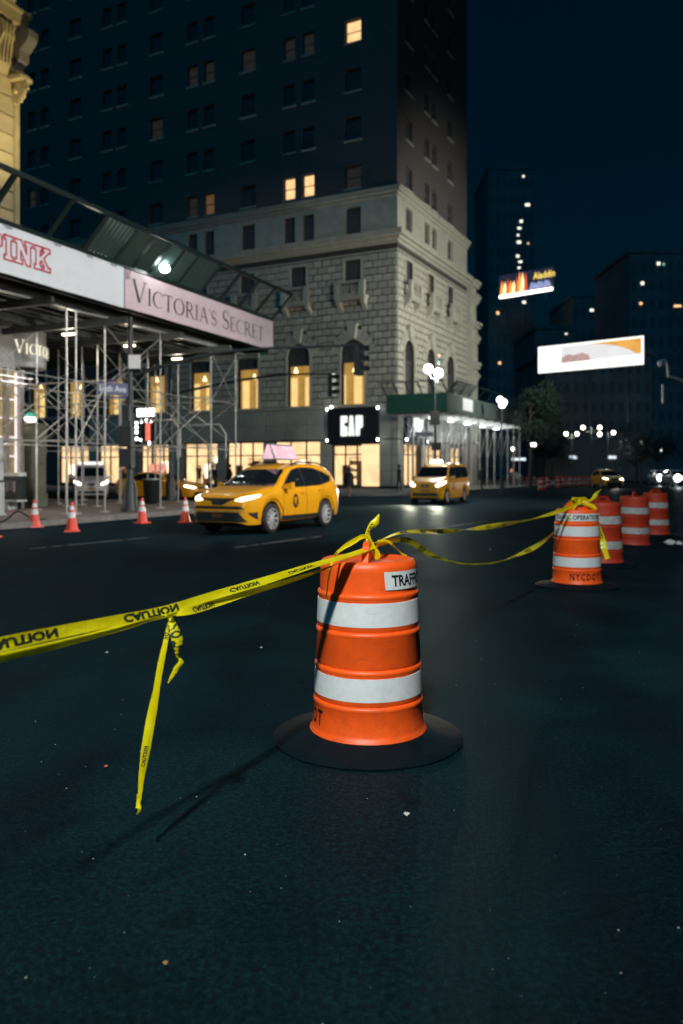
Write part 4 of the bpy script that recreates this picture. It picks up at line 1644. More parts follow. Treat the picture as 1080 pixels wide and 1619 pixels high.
for i in range(0):
    a0, a1 = R(18 * i), R(18 * (i + 1) - 2)
    mb = MB()
    c = lambda a, z: (-0.95 + 1.12 * math.cos(a), 0.2 * 0 - 0.3 + 1.12 * math.sin(a), z)
    mb.quad(c(a0, 0.6), c(a1, 0.6), c(a1, 4.95), c(a0, 4.95))
    mb.build('display_panel', PWIN if i == 0 else DARKPANE, st)
for z in (4.55, 4.75, 4.95):
    MB().bar((0.42, -3.2, z), (0.42, 0.1, z), 0.04, 0.03).build('light_bar', lit('light_bar_glow', (1, .95, .9), 1.6), st)
lamp('store_spill', 'POINT', (2.0, -2.4, 2.2), 60, (1.0, 0.85, 0.78), st, radius=0.6)

# ================================================================== ROADWORK BARRELS
def prof_r(z):
    return float(np.interp(z, [0, .03, .228, .414, .607, .803, .973], [.304, .300, .293, .285, .277, .269, .259]))


RIBS = (.228, .414, .607, .803)


def barrel_profile():
    """steps out a little below every rib"""
    pr = [(0.0, 0.045), (0.26, 0.045), (0.316, 0.035), (0.320, 0.05), (0.318, 0.066), (0.305, 0.078)]
    for i, zr in enumerate(RIBS):
        z0 = pr[-1][1]
        pr += [(prof_r(z0) + .003, z0 + 0.015), (prof_r(zr) + .001, zr - 0.020), (prof_r(zr) + .006, zr - .012), (prof_r(zr) + .0075, zr - .002), (prof_r(zr) + .005, zr + .007), (prof_r(zr) - .006, zr + .013)]
    pr += [(prof_r(.95) + .001, .925), (prof_r(.95) + .004, .945), (.258, .962), (.250, .975), (.238, .980), (.224, .974), (.20, .965), (.10, .962), (0.001, .962)]
    return pr


def curved(z_of, r_off=0.0025):
    """maps (arc length, height) onto the barrel's skin; angle 0 faces the viewer (-y)"""
    def fn(a, z, d=0.0):
        r = prof_r(z) + r_off + d
        t = a / prof_r(z)
        return (r * math.sin(t), -r * math.cos(t), z)
    return fn


BAR = {}


def barrel_meshes(fresh):
    key = fresh
    if key in BAR:
        return BAR[key]
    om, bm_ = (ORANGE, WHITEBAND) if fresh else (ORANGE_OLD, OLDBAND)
    d = {}
    d['body'] = MB().lathe(barrel_profile(), 56).mesh('body', om, 50)
    for nme, (z0, z1) in (('lower', (.268, .386)), ('upper', (.648, .772))):
        mb = MB().lathe([(prof_r(z0) + .000, z0 - .0), (prof_r(z0) + .0045, z0 + .001), (prof_r(z1) + .0045, z1 - .001), (prof_r(z1), z1)], 56)
        d[nme] = mb.mesh('reflective_band', bm_, 50)
    # carrying handle: a flat loop with a slot, across the local x axis
    out = [(-.200, .958), (-.17, 1.0), (-.125, 1.055), (-.09, 1.072), (.09, 1.072), (.125, 1.055), (.17, 1.0), (.205, .958)]
    inn = [(-.095, 1.008), (-.10, 1.022), (-.085, 1.042), (.085, 1.042), (.10, 1.022), (.095, 1.008)]
    mb = MB()
    th = .017
    ring = lambda p, y: [(a, y, b) for a, b in p]
    strips = [([(-.200, .958), (-.17, 1.0), (-.125, 1.055), (-.09, 1.072)], [(-.10, .958), (-.095, 1.008), (-.10, 1.022), (-.085, 1.042)]),
              ([(-.09, 1.072), (-.03, 1.074), (.03, 1.074), (.09, 1.072)], [(-.085, 1.042), (-.03, 1.042), (.03, 1.042), (.085, 1.042)]),
              ([(.09, 1.072), (.125, 1.055), (.17, 1.0), (.205, .958)], [(.085, 1.042), (.10, 1.022), (.095, 1.008), (.10, .958)]),
              ([(-.10, .958), (-.095, 1.008)], [(.10, .958), (.095, 1.008)])]
    for A, B in strips:
        for i in range(len(A) - 1):
            q = [A[i], A[i + 1], B[i + 1], B[i]]
            mb.prism(q, lambda a, b, y: (a, y, b), -th, th)
    d['handle'] = mb.mesh('handle', om)
    rb = [(.285, .060), (.33, .062), (.36, .050), (.44, .034), (.50, .022), (.516, .012), (.512, .0), (.30, .0)]
    d['rubber_base'] = MB().lathe(rb, 56).mesh('rubber_base', RUBBER, 50)
    # printed plate and stencil
    fn = curved(None)
    mb = MB()
    vs, fs = sans('TRAFFIC OPERATIONS', 0.060, bold=0.03, wide=0.83, align='C')
    W = max(v[0] for v in vs) + .04
    n = 20
    for i in range(n):
        a, b = -W + 2 * W * i / n, -W + 2 * W * (i + 1) / n
        mb.quad(fn(a, .838), fn(b, .838), fn(b, .932), fn(a, .932))
    d['name_plate'] = mb.mesh('name_plate', bm_)
    mb = MB()
    f2 = curved(None, .0040)
    mb.add([f2(x, .855 + y) for x, y in vs], fs)
    d['plate_text'] = mb.mesh('plate_lettering', INK)
    vs, fs = sans('NYCDOT', 0.085, bold=0.02, wide=0.72, align='C', space=1.25)
    mb = MB()
    mb.add([f2(x, .108 + y) for x, y in vs], fs)
    d['stencil'] = mb.mesh('stencil_lettering', INK)
    BAR[key] = d
    return d


def barrel(loc, label, text_rot, handle_rot, fresh=True, group='traffic barrels', tilt=0.0, lettered=True, stencil_rot=None):
    d = barrel_meshes(fresh)
    t = thing('traffic_barrel', label, 'traffic barrel', loc, 0, group)
    link(d['rubber_base'], 'rubber_base', t)
    b = link(d['body'], 'body', t)
    link(d['lower'], 'reflective_band', t)
    link(d['upper'], 'reflective_band', t)
    link(d['handle'], 'handle', t, rz=handle_rot)
    if lettered:
        pz = link(d['name_plate'], 'name_plate', t, rz=text_rot)
        link(d['plate_text'], 'plate_lettering', pz)
        link(d['stencil'], 'stencil_lettering', t, rz=text_rot if stencil_rot is None else stencil_rot)
    if tilt:
        t.rotation_euler = (tilt, tilt * 0.6, 0)
    return t


B1 = Vector((0.145, 4.36, 0))
B2 = G(912, 926.5)
barrel(B1, 'large orange and white traffic barrel in the foreground knotted with yellow caution tape', R(97), R(83), stencil_rot=R(-94))
barrel(B2, 'orange traffic barrel with a caution tape bow on its handle, lettered plate facing the viewer', R(-13), R(8), stencil_rot=R(6))
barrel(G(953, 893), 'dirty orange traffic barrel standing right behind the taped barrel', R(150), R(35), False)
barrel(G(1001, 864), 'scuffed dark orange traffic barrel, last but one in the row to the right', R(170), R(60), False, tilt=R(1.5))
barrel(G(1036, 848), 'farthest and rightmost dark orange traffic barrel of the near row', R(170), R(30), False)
far_b = [(857, 776), (866, 772), (883, 772), (890, 770), (902, 769.5), (909, 769), (917, 768.5), (928, 768), (937, 767.8)]
for i, (x, y) in enumerate(far_b):
    barrel(G(x, y), ('nearest small orange barrel at the left end of the distant row', *['%s small orange barrel from the left in the distant row beside the far taxi' % q for q in ('second', 'third', 'fourth', 'fifth', 'sixth', 'seventh', 'eighth', 'ninth')])[i], 0, 1.0 * i, False, 'distant row of traffic barrels', lettered=False)
for i, (x, y) in enumerate([(811, 766), (824, 766), (834, 766), (844, 766)]):
    barrel(G(x, y), '%s tiny orange barrel of the far row beside the end of the green shed' % ('leftmost', 'second', 'third', 'rightmost')[i], 0, 1.3 * i, False, 'far row of traffic barrels beside the green shed', lettered=False)

# ================================================================== CAUTION TAPE
def catmull(pts, n=12):
    pts = [Vector(p) for p in pts]
    ex = [pts[0] * 2 - pts[1]] + pts + [pts[-1] * 2 - pts[-2]]
    out = []
    for i in range(1, len(ex) - 2):
        p0, p1, p2, p3 = ex[i - 1:i + 3]
        for k in range(n):
            t = k / n
            out.append(0.5 * ((2 * p1) + (-p0 + p2) * t + (2 * p0 - 5 * p1 + 4 * p2 - p3) * t * t + (-p0 + 3 * p1 - 3 * p2 + p3) * t ** 3))
    out.append(pts[-1])
    return out


class Ribbon:
    def __init__(s, pts, width, roll, n=14, crease=0.0, ends=(1, 1), down=(0, 0, -1)):
        """width may be a list over the length; roll = angle keys (deg) over the length"""
        s.p = catmull(pts, n)
        L = [0.0]
        for i in range(1, len(s.p)):
            L.append(L[-1] + (s.p[i] - s.p[i - 1]).length)
        s.L = L
        s.len = L[-1]
        kw = width if isinstance(width, (list, tuple)) else [width, width]
        s.wk = (np.linspace(0, s.len, len(kw)), kw)
        kr = roll if isinstance(roll, (list, tuple)) else [roll, roll]
        s.rk = (np.linspace(0, s.len, len(kr)), kr)
        s.crease = crease
        s.down = Vector(down)

    def frame(s, l):
        l = max(0.0, min(s.len, l))
        i = min(max(int(np.searchsorted(s.L, l)) - 1, 0), len(s.p) - 2)
        f = (l - s.L[i]) / max(1e-9, s.L[i + 1] - s.L[i])
        p = s.p[i].lerp(s.p[i + 1], f)
        t0 = (s.p[min(i + 1, len(s.p) - 1)] - s.p[max(i - 1, 0)]).normalized()
        t1 = (s.p[min(i + 2, len(s.p) - 1)] - s.p[i]).normalized()
        t = t0.lerp(t1, f).normalized()
        dn = s.down - t * s.down.dot(t)
        if dn.length < 1e-3:
            dn = t.orthogonal()
        dn.normalize()
        nn = t.cross(dn).normalized()
        a = R(float(np.interp(l, *s.rk)))
        wv = dn * math.cos(a) + nn * math.sin(a)
        return p, t, wv, t.cross(wv).normalized()

    def at(s, l, w_, d=0.0):
        """l along, w_ in -0.5..0.5 across (of full width), d off the skin"""
        p, t, wv, nn = s.frame(l)
        W = float(np.interp(l, *s.wk))
        return p + wv * (w_ * W) + nn * (d + s.crease * W * (abs(w_) * 2) ** 1.5 * 0.5)

    def mesh(s, mb, n=None, across=4):
        n = n or max(6, int(s.len / 0.02))
        ls = [s.len * i / n for i in range(n + 1)]
        base = len(mb.v)
        for l in ls:
            for j in range(across + 1):
                mb.v.append(tuple(s.at(l, j / across - 0.5)))
        for i in range(n):
            for j in range(across):
                a = base + i * (across + 1) + j
                mb.f.append((a, a + 1, a + across + 2, a + across + 1))
                mb.m.append(0)
        return mb

    def text(s, mb, start, h=0.045, wide=1.0, flip=True, sides=(1, -1), txt='CAUTION', ref=0.076, shift=0.0):
        vs, fs = sans(txt, h, bold=0.05, wide=wide)
        xm = max(v[0] for v in vs)
        for sd in sides:
            pts = []
            for (x, y) in vs:
                w_ = (y - h / 2) / ref
                if not flip:
                    w_ = -w_
                pts.append(s.at(start + (xm - x if flip else x), w_ + shift, 0.0011 * sd))
            mb.add(pts, fs)
        return max(v[0] for v in vs)


def tape_thing(name, label, ribs, texts=(), group='caution tape strands'):
    t = thing(name, label, 'caution tape', group=group)
    for r in ribs:
        mb = MB()
        r.mesh(mb)
        mb.build('strand', TAPE, t, True)
    for (r, st_, h, wd, flip) in texts:
        mb = MB()
        r.text(mb, st_, h, wd, flip, ref=float(np.interp(st_ + .1, *r.wk)) * 1.02)
        mb.build('lettering', GREENINK, t)
    return t


H1 = B1 + Vector((0.035, -0.03, 1.045))       # knot on the first handle
# left strand: two plies running out of frame towards the viewer
A = [H1, P(560, 876, 4.12), P(500, 893, 3.86), P(420, 918, 3.50), P(330, 944, 3.15), P(262, 965, 2.92), P(180, 982, 2.68), P(90, 1000, 2.46), P(0, 1019, 2.26), P(-110, 1044, 2.05)]
ra = Ribbon(A, [0.048, 0.055, 0.055, 0.048, 0.038, 0.034, 0.035, 0.038, 0.041, 0.041], [82, 82, 78, 66, 42, 30, 22, 20, 16, 14], crease=0.10)
A2 = [H1 + Vector((0.0, -0.01, -0.02)), P(560, 881, 4.13), P(500, 905, 3.88), P(420, 930, 3.52), P(345, 953, 3.2), P(295, 967, 3.0), P(262, 972, 2.93), P(180, 997, 2.70), P(90, 1020, 2.48), P(0, 1040, 2.28), P(-110, 1066, 2.06)]
rb_ = Ribbon(A2, [0.016, 0.018, 0.024, 0.026, 0.030, 0.030, 0.036, 0.03, 0.03, 0.03], [80, 100, 70, 40, 60, 20, 75, 60, 40, 40], crease=0.2)
tx = []
l0 = ra.len
pos = ra.len - 0.30
for frac in (0.285, 0.455, 0.66, 0.885):
    tx.append((ra, ra.len * frac - 0.15, 0.030 if frac > 0.6 else 0.021, 1.75, True))
tx += [(rb_, rb_.len * 0.16, 0.020, 1.3, True), (rb_, rb_.len * 0.52, 0.022, 1.2, True)]
tape_thing('caution_tape', 'yellow caution tape stretched from the foreground barrel out past the left edge', [ra, rb_], tx)
# torn ends hanging from it
kn = P(268, 975, 2.925)
h1 = Ribbon([kn, P(266, 990, 2.925), P(256, 1040, 2.92), P(243, 1110, 2.93), P(233, 1170, 2.93), P(224, 1225, 2.94), P(221, 1258, 2.94)],
            [0.016, 0.020, 0.023, 0.024, 0.032, 0.034, 0.033, 0.024, 0.014], [20, 30, 10, 30, 5, 0, 10, 15], crease=0.35, down=(-1, -0.2, 0))
h1b = Ribbon([P(221, 1256, 2.94), P(217, 1270, 2.95), P(222, 1280, 2.93), P(217, 1288, 2.94)], [0.018, 0.026, 0.016, 0.008], [0, 60, -40, 10], crease=0.3, down=(-1, -0.2, 0))
h2 = Ribbon([kn, P(275, 990, 2.92), P(282, 1015, 2.91), P(281, 1035, 2.92), P(283, 1042, 2.93)], [0.020, 0.030, 0.044, 0.042, 0.022, 0.012], [-10, -25, -20, -30, -50], crease=0.3, down=(-1, -0.2, 0))
h3 = Ribbon([P(283, 1041, 2.93), P(287, 1048, 2.93), P(279, 1058, 2.93), P(270, 1072, 2.93), P(266, 1080, 2.93)], [0.012, 0.026, 0.020, 0.012, 0.004], [40, -30, 0, 20, 0], crease=0.4, down=(-1, -0.2, 0))
kn_r = Ribbon([kn + Vector((-.018, -.01, .012)), kn + Vector((.0, -.028, -.004)), kn + Vector((.02, -.012, .01)), kn + Vector((.012, .012, .0)), kn + Vector((-.016, .01, .0))], 0.024, [0, 50, 90, 40], crease=0.4)
tape_thing('caution_tape', 'torn yellow tape ends hanging nearly to the asphalt from the left tape', [h1, h1b, h2, h3, kn_r],
           [(h2, 0.03, 0.030, 0.9, True), (h1, h1.len * 0.72, 0.012, 1.2, True), (h1, 0.01, 0.022, 0.6, False)])
# knot, flag and loose ends on the first barrel
k0 = H1 + Vector((0, 0, 0.0))
flag = Ribbon([k0 + Vector((-.015, -.005, .0)), P(582, 846, 4.34), P(588, 834, 4.34), P(596, 824, 4.35), P(600, 813, 4.36)], [0.03, 0.03, 0.034, 0.05, 0.04, 0.01], [30, 10, 60, 20, 40], crease=0.5, down=(1, 0, 0))
loop = Ribbon([k0 + Vector((-.02, -.02, .02)), k0 + Vector((.0, -.035, -.03)), k0 + Vector((.02, -.02, -.07)), k0 + Vector((.01, .03, -.03)), k0 + Vector((-.02, .02, .02)), k0 + Vector((-.03, -.02, .0)), k0 + Vector((-.045, -.03, -.04))], 0.030, [10, 40, 80, 30, 120], crease=0.3)
e1 = Ribbon([k0 + Vector((.02, 0, .02)), P(612, 857, 4.30), P(627, 868, 4.24), P(635, 876, 4.20), P(643, 879, 4.19)], [0.03, 0.026, 0.024, 0.02, 0.01], [40, 20, 50, 10], crease=0.3)
e2 = Ribbon([k0 + Vector((-.02, -.01, .02)), P(575, 848, 4.28), P(555, 858, 4.22), P(540, 868, 4.14), P(530, 878, 4.06), P(524, 895, 4.045), P(519, 920, 4.04), P(516, 948, 4.04)], [0.022, 0.024, 0.03, 0.022, 0.012, 0.012, 0.010, 0.007], [40, 10, 30, 60, 40, 20], crease=0.3)
tape_thing('caution_tape', 'knot of yellow tape with a flag end tied round the foreground barrel handle', [flag, loop, e1, e2],
           [(flag, flag.len * 0.35, 0.022, 0.5, True), (e1, 0.10, 0.014, 0.5, True), (e2, 0.33, 0.008, 1.2, True)])
# two strands across to the second barrel
H2 = B2 + Vector((0.0, -0.02, 1.06))
c1 = Ribbon([H1 + Vector((.01, 0, .02)), P(640, 842, 4.9), P(700, 840, 6.0), P(770, 833, 7.4), P(840, 822, 8.8), P(885, 808, 9.7), H2], [0.03, 0.034, 0.045, 0.05, 0.05, 0.05, 0.045], [70, 150, 230, 330, 400, 470, 560], crease=0.25)
c2r = Ribbon([H1 + Vector((.01, 0, .01)), P(645, 855, 4.8), P(690, 882, 5.8), P(745, 893, 6.9), P(800, 886, 8.0), P(850, 862, 9.1), P(885, 832, 9.75), P(905, 806, 9.95), H2], [0.03, 0.04, 0.06, 0.06, 0.06, 0.05, 0.05], [20, 50, 90, 75, 60, 110, 200, 260], crease=0.2)
tape_thing('caution_tape', 'taut upper yellow tape strand between the two taped barrels', [c1], [(c1, 0.5 + 0.55 * i, 0.03, 1.0, True) for i in range(9)])
tape_thing('caution_tape', 'sagging lower yellow tape strand between the two taped barrels', [c2r], [(c2r, 0.35 + 0.55 * i, 0.04, 1.0, True) for i in range(9)])
# bow and tail on the second barrel
bw = []
for sx, sz in ((-.10, .015), (-.045, .03), (.05, .03), (.10, .02)):
    bw.append(Ribbon([H2 + Vector((0, -.03, 0)), H2 + Vector((sx * .6, -.05, sz + .03)), H2 + Vector((sx, -.03, sz)), H2 + Vector((sx * .7, -.02, sz - .05)), H2 + Vector((0, -.035, -.01))], 0.06, [0, 60, 120, 40], crease=0.3))
bw.append(Ribbon([H2 + Vector((.06, -.02, .0)), H2 + Vector((.17, -.04, .03)), H2 + Vector((.24, -.05, .12)), H2 + Vector((.29, -.05, .17))], [0.04, .05, .06, .02], [0, 40, 20, 60], crease=0.3))
bw.append(Ribbon([H2 + Vector((.06, -.02, .0)), H2 + Vector((.18, -.06, -.06)), H2 + Vector((.25, -.08, -.16))], [0.04, .07, .02], [0, 30, 50], crease=0.3))
tl = Ribbon([H2 + Vector((.20, .12, -.10)), P(951, 850, 10.35), P(955, 866, 10.32), P(961, 884, 10.3)], [0.05, 0.075, 0.078, 0.06], [0, 20, 10, 5], crease=0.1, down=(-1, 0, -.2))
bw.append(tl)
tape_thing('caution_tape', 'yellow tape bow and dangling tail tied on the second barrel handle', bw, [(tl, tl.len * 0.35, 0.05, 0.7, True)])

# ================================================================== VEHICLES
def ip(xs, ys):
    xs = np.array(xs, float)
    ys = np.array(ys, float)
    o = np.argsort(xs)
    xs, ys = xs[o], ys[o]
    # monotone cubic
    h = np.diff(xs)
    d = np.diff(ys) / h
    m = np.zeros_like(ys)
    m[0], m[-1] = d[0], d[-1]
    for i in range(1, len(xs) - 1):
        m[i] = 0 if d[i - 1] * d[i] <= 0 else 2 * d[i - 1] * d[i] / (d[i - 1] + d[i])

    def f(x):
        x = min(max(x, xs[0]), xs[-1])
        i = min(int(np.searchsorted(xs, x, 'right')) - 1, len(xs) - 2)
        i = max(i, 0)
        t = (x - xs[i]) / h[i]
        return float((2 * t ** 3 - 3 * t * t + 1) * ys[i] + (t ** 3 - 2 * t * t + t) * h[i] * m[i] + (-2 * t ** 3 + 3 * t * t) * ys[i + 1] + (t ** 3 - t * t) * h[i] * m[i + 1])
    return f


def car_body(c):
    zt, zs, wb, wr = ip(*c['top']), ip(*c['belt']), ip(*c['plan']), ip(*c['roofw'])
    x0, x1 = c['front'], c['rear']
    AR = c['wr'] + 0.055
    xs = set(np.linspace(x0, x1, 64).tolist())
    for xw in c['axles']:
        for a in np.linspace(0, PI, 19):
            xs.add(xw + AR * math.cos(a))
    for e_ in (0.004, 0.012, 0.03, 0.06, 0.1):
        xs.add(x0 - e_)
        xs.add(x1 + e_)
    xs = sorted(xs, reverse=True)
    sill = ip(*c['sill'])
    rows = []
    for x in xs:
        zb = sill(x)
        for xw in c['axles']:
            if abs(x - xw) < AR:
                zb = max(zb, c['wr'] + math.sqrt(AR * AR - (x - xw) ** 2))
        W, Rr, T, S = wb(x), wr(x), zt(x), zs(x)
        S = max(S, zb + 0.03)
        T = max(T, S + 0.02)
        h = T - S
        pts = [(W * .86, zb), (W * .955, zb + .004), (W * .985, zb + (S - zb) * .28), (W, zb + (S - zb) * .58), (W * .992, zb + (S - zb) * .84), (W * .97, S)]
        a, b = (W * .945, S + .05 * h), (Rr, T - .14 * h)
        for t in (0.0, 0.33, 0.66, 1.0):
            pts.append((a[0] + (b[0] - a[0]) * t + 0.03 * math.sin(PI * t) * min(1, h * 2), a[1] + (b[1] - a[1]) * t))
        pts += [(Rr * .95, T - .06 * h), (Rr * .8, T - .018 * h), (Rr * .42, T), (0, T + .004)]
        rows.append([(x, y, z) for y, z in pts])
    mb = MB()
    n = len(rows[0])
    full = []
    for r in rows:
        full.append(r + [(x, -y, z) for (x, y, z) in r[-2::-1]])
    k = len(full[0])
    for r in full:
        mb.v += r
    for i in range(len(full) - 1):
        for j in range(k - 1):
            mb.f.append((i * k + j, i * k + j + 1, (i + 1) * k + j + 1, (i + 1) * k + j))
            mb.m.append(0)
    for i in (0, len(full) - 1):
        mb.f.append(tuple(i * k + j for j in range(k)))
        mb.m.append(0)
    return mb


def densify(poly, step=0.07):
    bm = bmesh.new()
    vs = [bm.verts.new(p) for p in poly]
    f = bm.faces.new(vs)
    bmesh.ops.triangulate(bm, faces=[f])
    for _ in range(5):
        es = [e for e in bm.edges if e.calc_length() > step]
        if not es:
            break
        bmesh.ops.subdivide_edges(bm, edges=es, cuts=1)
        bmesh.ops.triangulate(bm, faces=[f for f in bm.faces if len(f.verts) > 3])
    bm.verts.index_update()
    v = [tuple(x.co) for x in bm.verts]
    fc = [tuple(x.index for x in f.verts) for f in bm.faces]
    bm.free()
    return v, fc


def drape(bvh, poly, d, off=0.005):
    """lay an outline onto the body along direction d"""
    vs, fs = densify([tuple(p) for p in poly])
    d = Vector(d).normalized()
    out = []
    for v in vs:
        hit = bvh.ray_cast(Vector(v) - d * 3.0, d)
        if hit[0] is None:
            out.append(bvh.find_nearest(Vector(v))[0])
        else:
            nn = hit[1]
            if nn.dot(d) > 0:
                nn = -nn
            out.append(hit[0] + nn * off)
    return out, fs


WHEELS = {}


def wheel_meshes(r, wd, spokes):
    key = (r, wd, spokes)
    if key in WHEELS:
        return WHEELS[key]
    rr = r * 0.70
    prof = [(rr * .97, -wd / 2 + .01), (r * .90, -wd / 2), (r * .975, -wd * .40), (r, -wd * .25), (r, wd * .25), (r * .975, wd * .40), (r * .90, wd / 2), (rr * .97, wd / 2 - .01)]
    ty = MB().lathe(prof, 32, axis='y').mesh('wheel', TYRE, 50)
    mb = MB()
    mb.lathe([(rr * .97, wd / 2 - .012), (rr * .93, wd / 2 + .002), (rr * .88, wd / 2 - .02), (rr * .87, -wd * .2), (0.02, -wd * .2)], 32, axis='y', m=1)
    mb.lathe([(rr * 1.0, wd / 2 - .016), (rr * .985, wd / 2 + .004), (rr * .90, wd / 2 - .004)], 32, axis='y')
    for i in range(spokes):
        a = 2 * PI * i / spokes
        p = lambda rad, off, y: (rad * math.cos(a + off), y, rad * math.sin(a + off))
        w0, w1 = .26, .075
        for s_ in (0,):
            mb.hexa([p(rr * .15, -w0 * 1.4, .02), p(rr * .15, w0 * 1.4, .02), p(rr * .92, w1, .04), p(rr * .92, -w1, .04),
                     p(rr * .15, -w0 * 1.4, wd / 2 - .02), p(rr * .15, w0 * 1.4, wd / 2 - .02), p(rr * .92, w1, wd / 2 - .012), p(rr * .92, -w1, wd / 2 - .012)])
    mb.lathe([(0.001, wd / 2 - .008), (rr * .2, wd / 2 - .012), (rr * .22, .02)], 14, axis='y')
    rim = mb.mesh('rim', [ALLOY, CARBLACK])
    WHEELS[key] = (ty, rim)
    return WHEELS[key]


def make_car(name, label, cat, c, paint, group=None):
    t = thing(name, label, cat, group=group)
    mb = car_body(c)
    bvh = BVHTree.FromPolygons([Vector(v) for v in mb.v], mb.f)
    body = mb.build('body', paint, t, 38)

    def dec(nm, poly, d, mat, off=.006, parent=None):
        vs, fs = drape(bvh, poly, d, off)
        m_ = MB()
        m_.add(vs, fs)
        return m_.build(nm, mat, parent or t, 60)
    sides = ((1, (0, -1, 0)), (-1, (0, 1, 0)))
    for sg, d in sides:
        s3 = lambda pts: [(x, sg * 1.5, z) for x, z in pts]
        dec('window_trim', s3(c['dlo']), d, CARBLACK, .004)
        for w_ in c['glass']:
            dec('side_window', s3(w_), d, CARGLASS, .008)
        for (xa, za, xb, zb) in c['seams']:
            dec('door_seam', s3([(xa - .008, za), (xb - .008, zb), (xb + .008, zb), (xa + .008, za)]), d, CARBLACK, .003)
        for (x, z) in c['handles']:
            MB().box(x - .11, x + .11, sg * (c['hw'] - .01), sg * (c['hw'] + .03), z - .018, z + .018).build('door_handle', paint, t)
        # cladding and arch trim
        zl = c['clad']
        if zl:
            xs_ = [c['axles'][0] - c['wr'] - .07, c['axles'][1] + c['wr'] + .07]
            dec('sill_trim', s3([(xs_[0], zl[0]), (xs_[1], zl[0]), (xs_[1], zl[1]), (xs_[0], zl[1])]), d, CARBLACK, .012)
            for xw in c['axles']:
                m_ = MB()
                n = 20
                ra_, rb2 = c['wr'] + .055, c['wr'] + .115
                for i in range(n):
                    a0, a1 = R(-8 + 196 * i / n), R(-8 + 196 * (i + 1) / n)
                    q = [(xw + r * math.cos(a), sg * 1.5, c['wr'] + r * math.sin(a)) for r, a in ((ra_, a0), (rb2, a0), (rb2, a1), (ra_, a1))]
                    vs = []
                    for v in q:
                        hit = bvh.ray_cast(Vector(v) - Vector(d) * 2, Vector(d))
                        vs.append((v[0], (hit[0].y if hit[0] is not None and hit[0].y * sg > .4 else sg * c['hw'] * .97) + sg * .014, v[2]))
                    m_.quad(*vs)
                m_.build('arch_trim', CARBLACK, t)
        # mirror
        mx, mz = c['mirror']
        m_ = MB()
        m_.hexa([(mx - .07, sg * (c['hw'] - .06), mz - .07), (mx + .09, sg * (c['hw'] - .06), mz - .06), (mx + .06, sg * (c['hw'] + .17), mz - .05), (mx - .08, sg * (c['hw'] + .17), mz - .06),
                 (mx - .07, sg * (c['hw'] - .06), mz + .03), (mx + .07, sg * (c['hw'] - .06), mz + .04), (mx + .03, sg * (c['hw'] + .16), mz + .10), (mx - .08, sg * (c['hw'] + .17), mz + .10)])
        m_.build('mirror', paint, t)
        # wheels
        ty, rim = wheel_meshes(c['wr'], c['ww'], c['spokes'])
        for xw in c['axles']:
            w_ = link(ty, 'wheel', t, (xw, sg * (c['hw'] - c['ww'] / 2 - .02), c['wr']), 0 if sg > 0 else PI)
            link(rim, 'rim', w_)
            m_ = MB()
            m_.lathe([(c['wr'] + .06, .45), (c['wr'] + .06, c['hw'] - .07)], 20, c=(xw, 0, c['wr']), axis='y', a0=-.15, a1=PI + .15, closed=False)
            for v in range(len(m_.v)):
                m_.v[v] = (m_.v[v][0], sg * m_.v[v][1], m_.v[v][2])
            m_.build('wheel_well', CARBLACK, t)
    MB().box(c['rear'] + .2, c['front'] - .2, -c['hw'] * .70, c['hw'] * .70, .2, .62).build('underbody', CARBLACK, t)
    for nm, poly, mat, mir in c['front_parts']:
        for sg in ((1, -1) if mir else (1,)):
            dec(nm, [(3.0, y * sg, z) for y, z in poly], (-1, 0, 0), mat, .008)
    dec('windscreen', [(3.0, y, z) for y, z in c['wind']], (-1, 0, -.02), CARGLASS, .006)
    for nm, poly, mat, mir in c['rear_parts']:
        for sg in ((1, -1) if mir else (1,)):
            dec(nm, [(-3.2, y * sg, z) for y, z in poly], (1, 0, 0), mat, .008)
    return t, bvh, dec


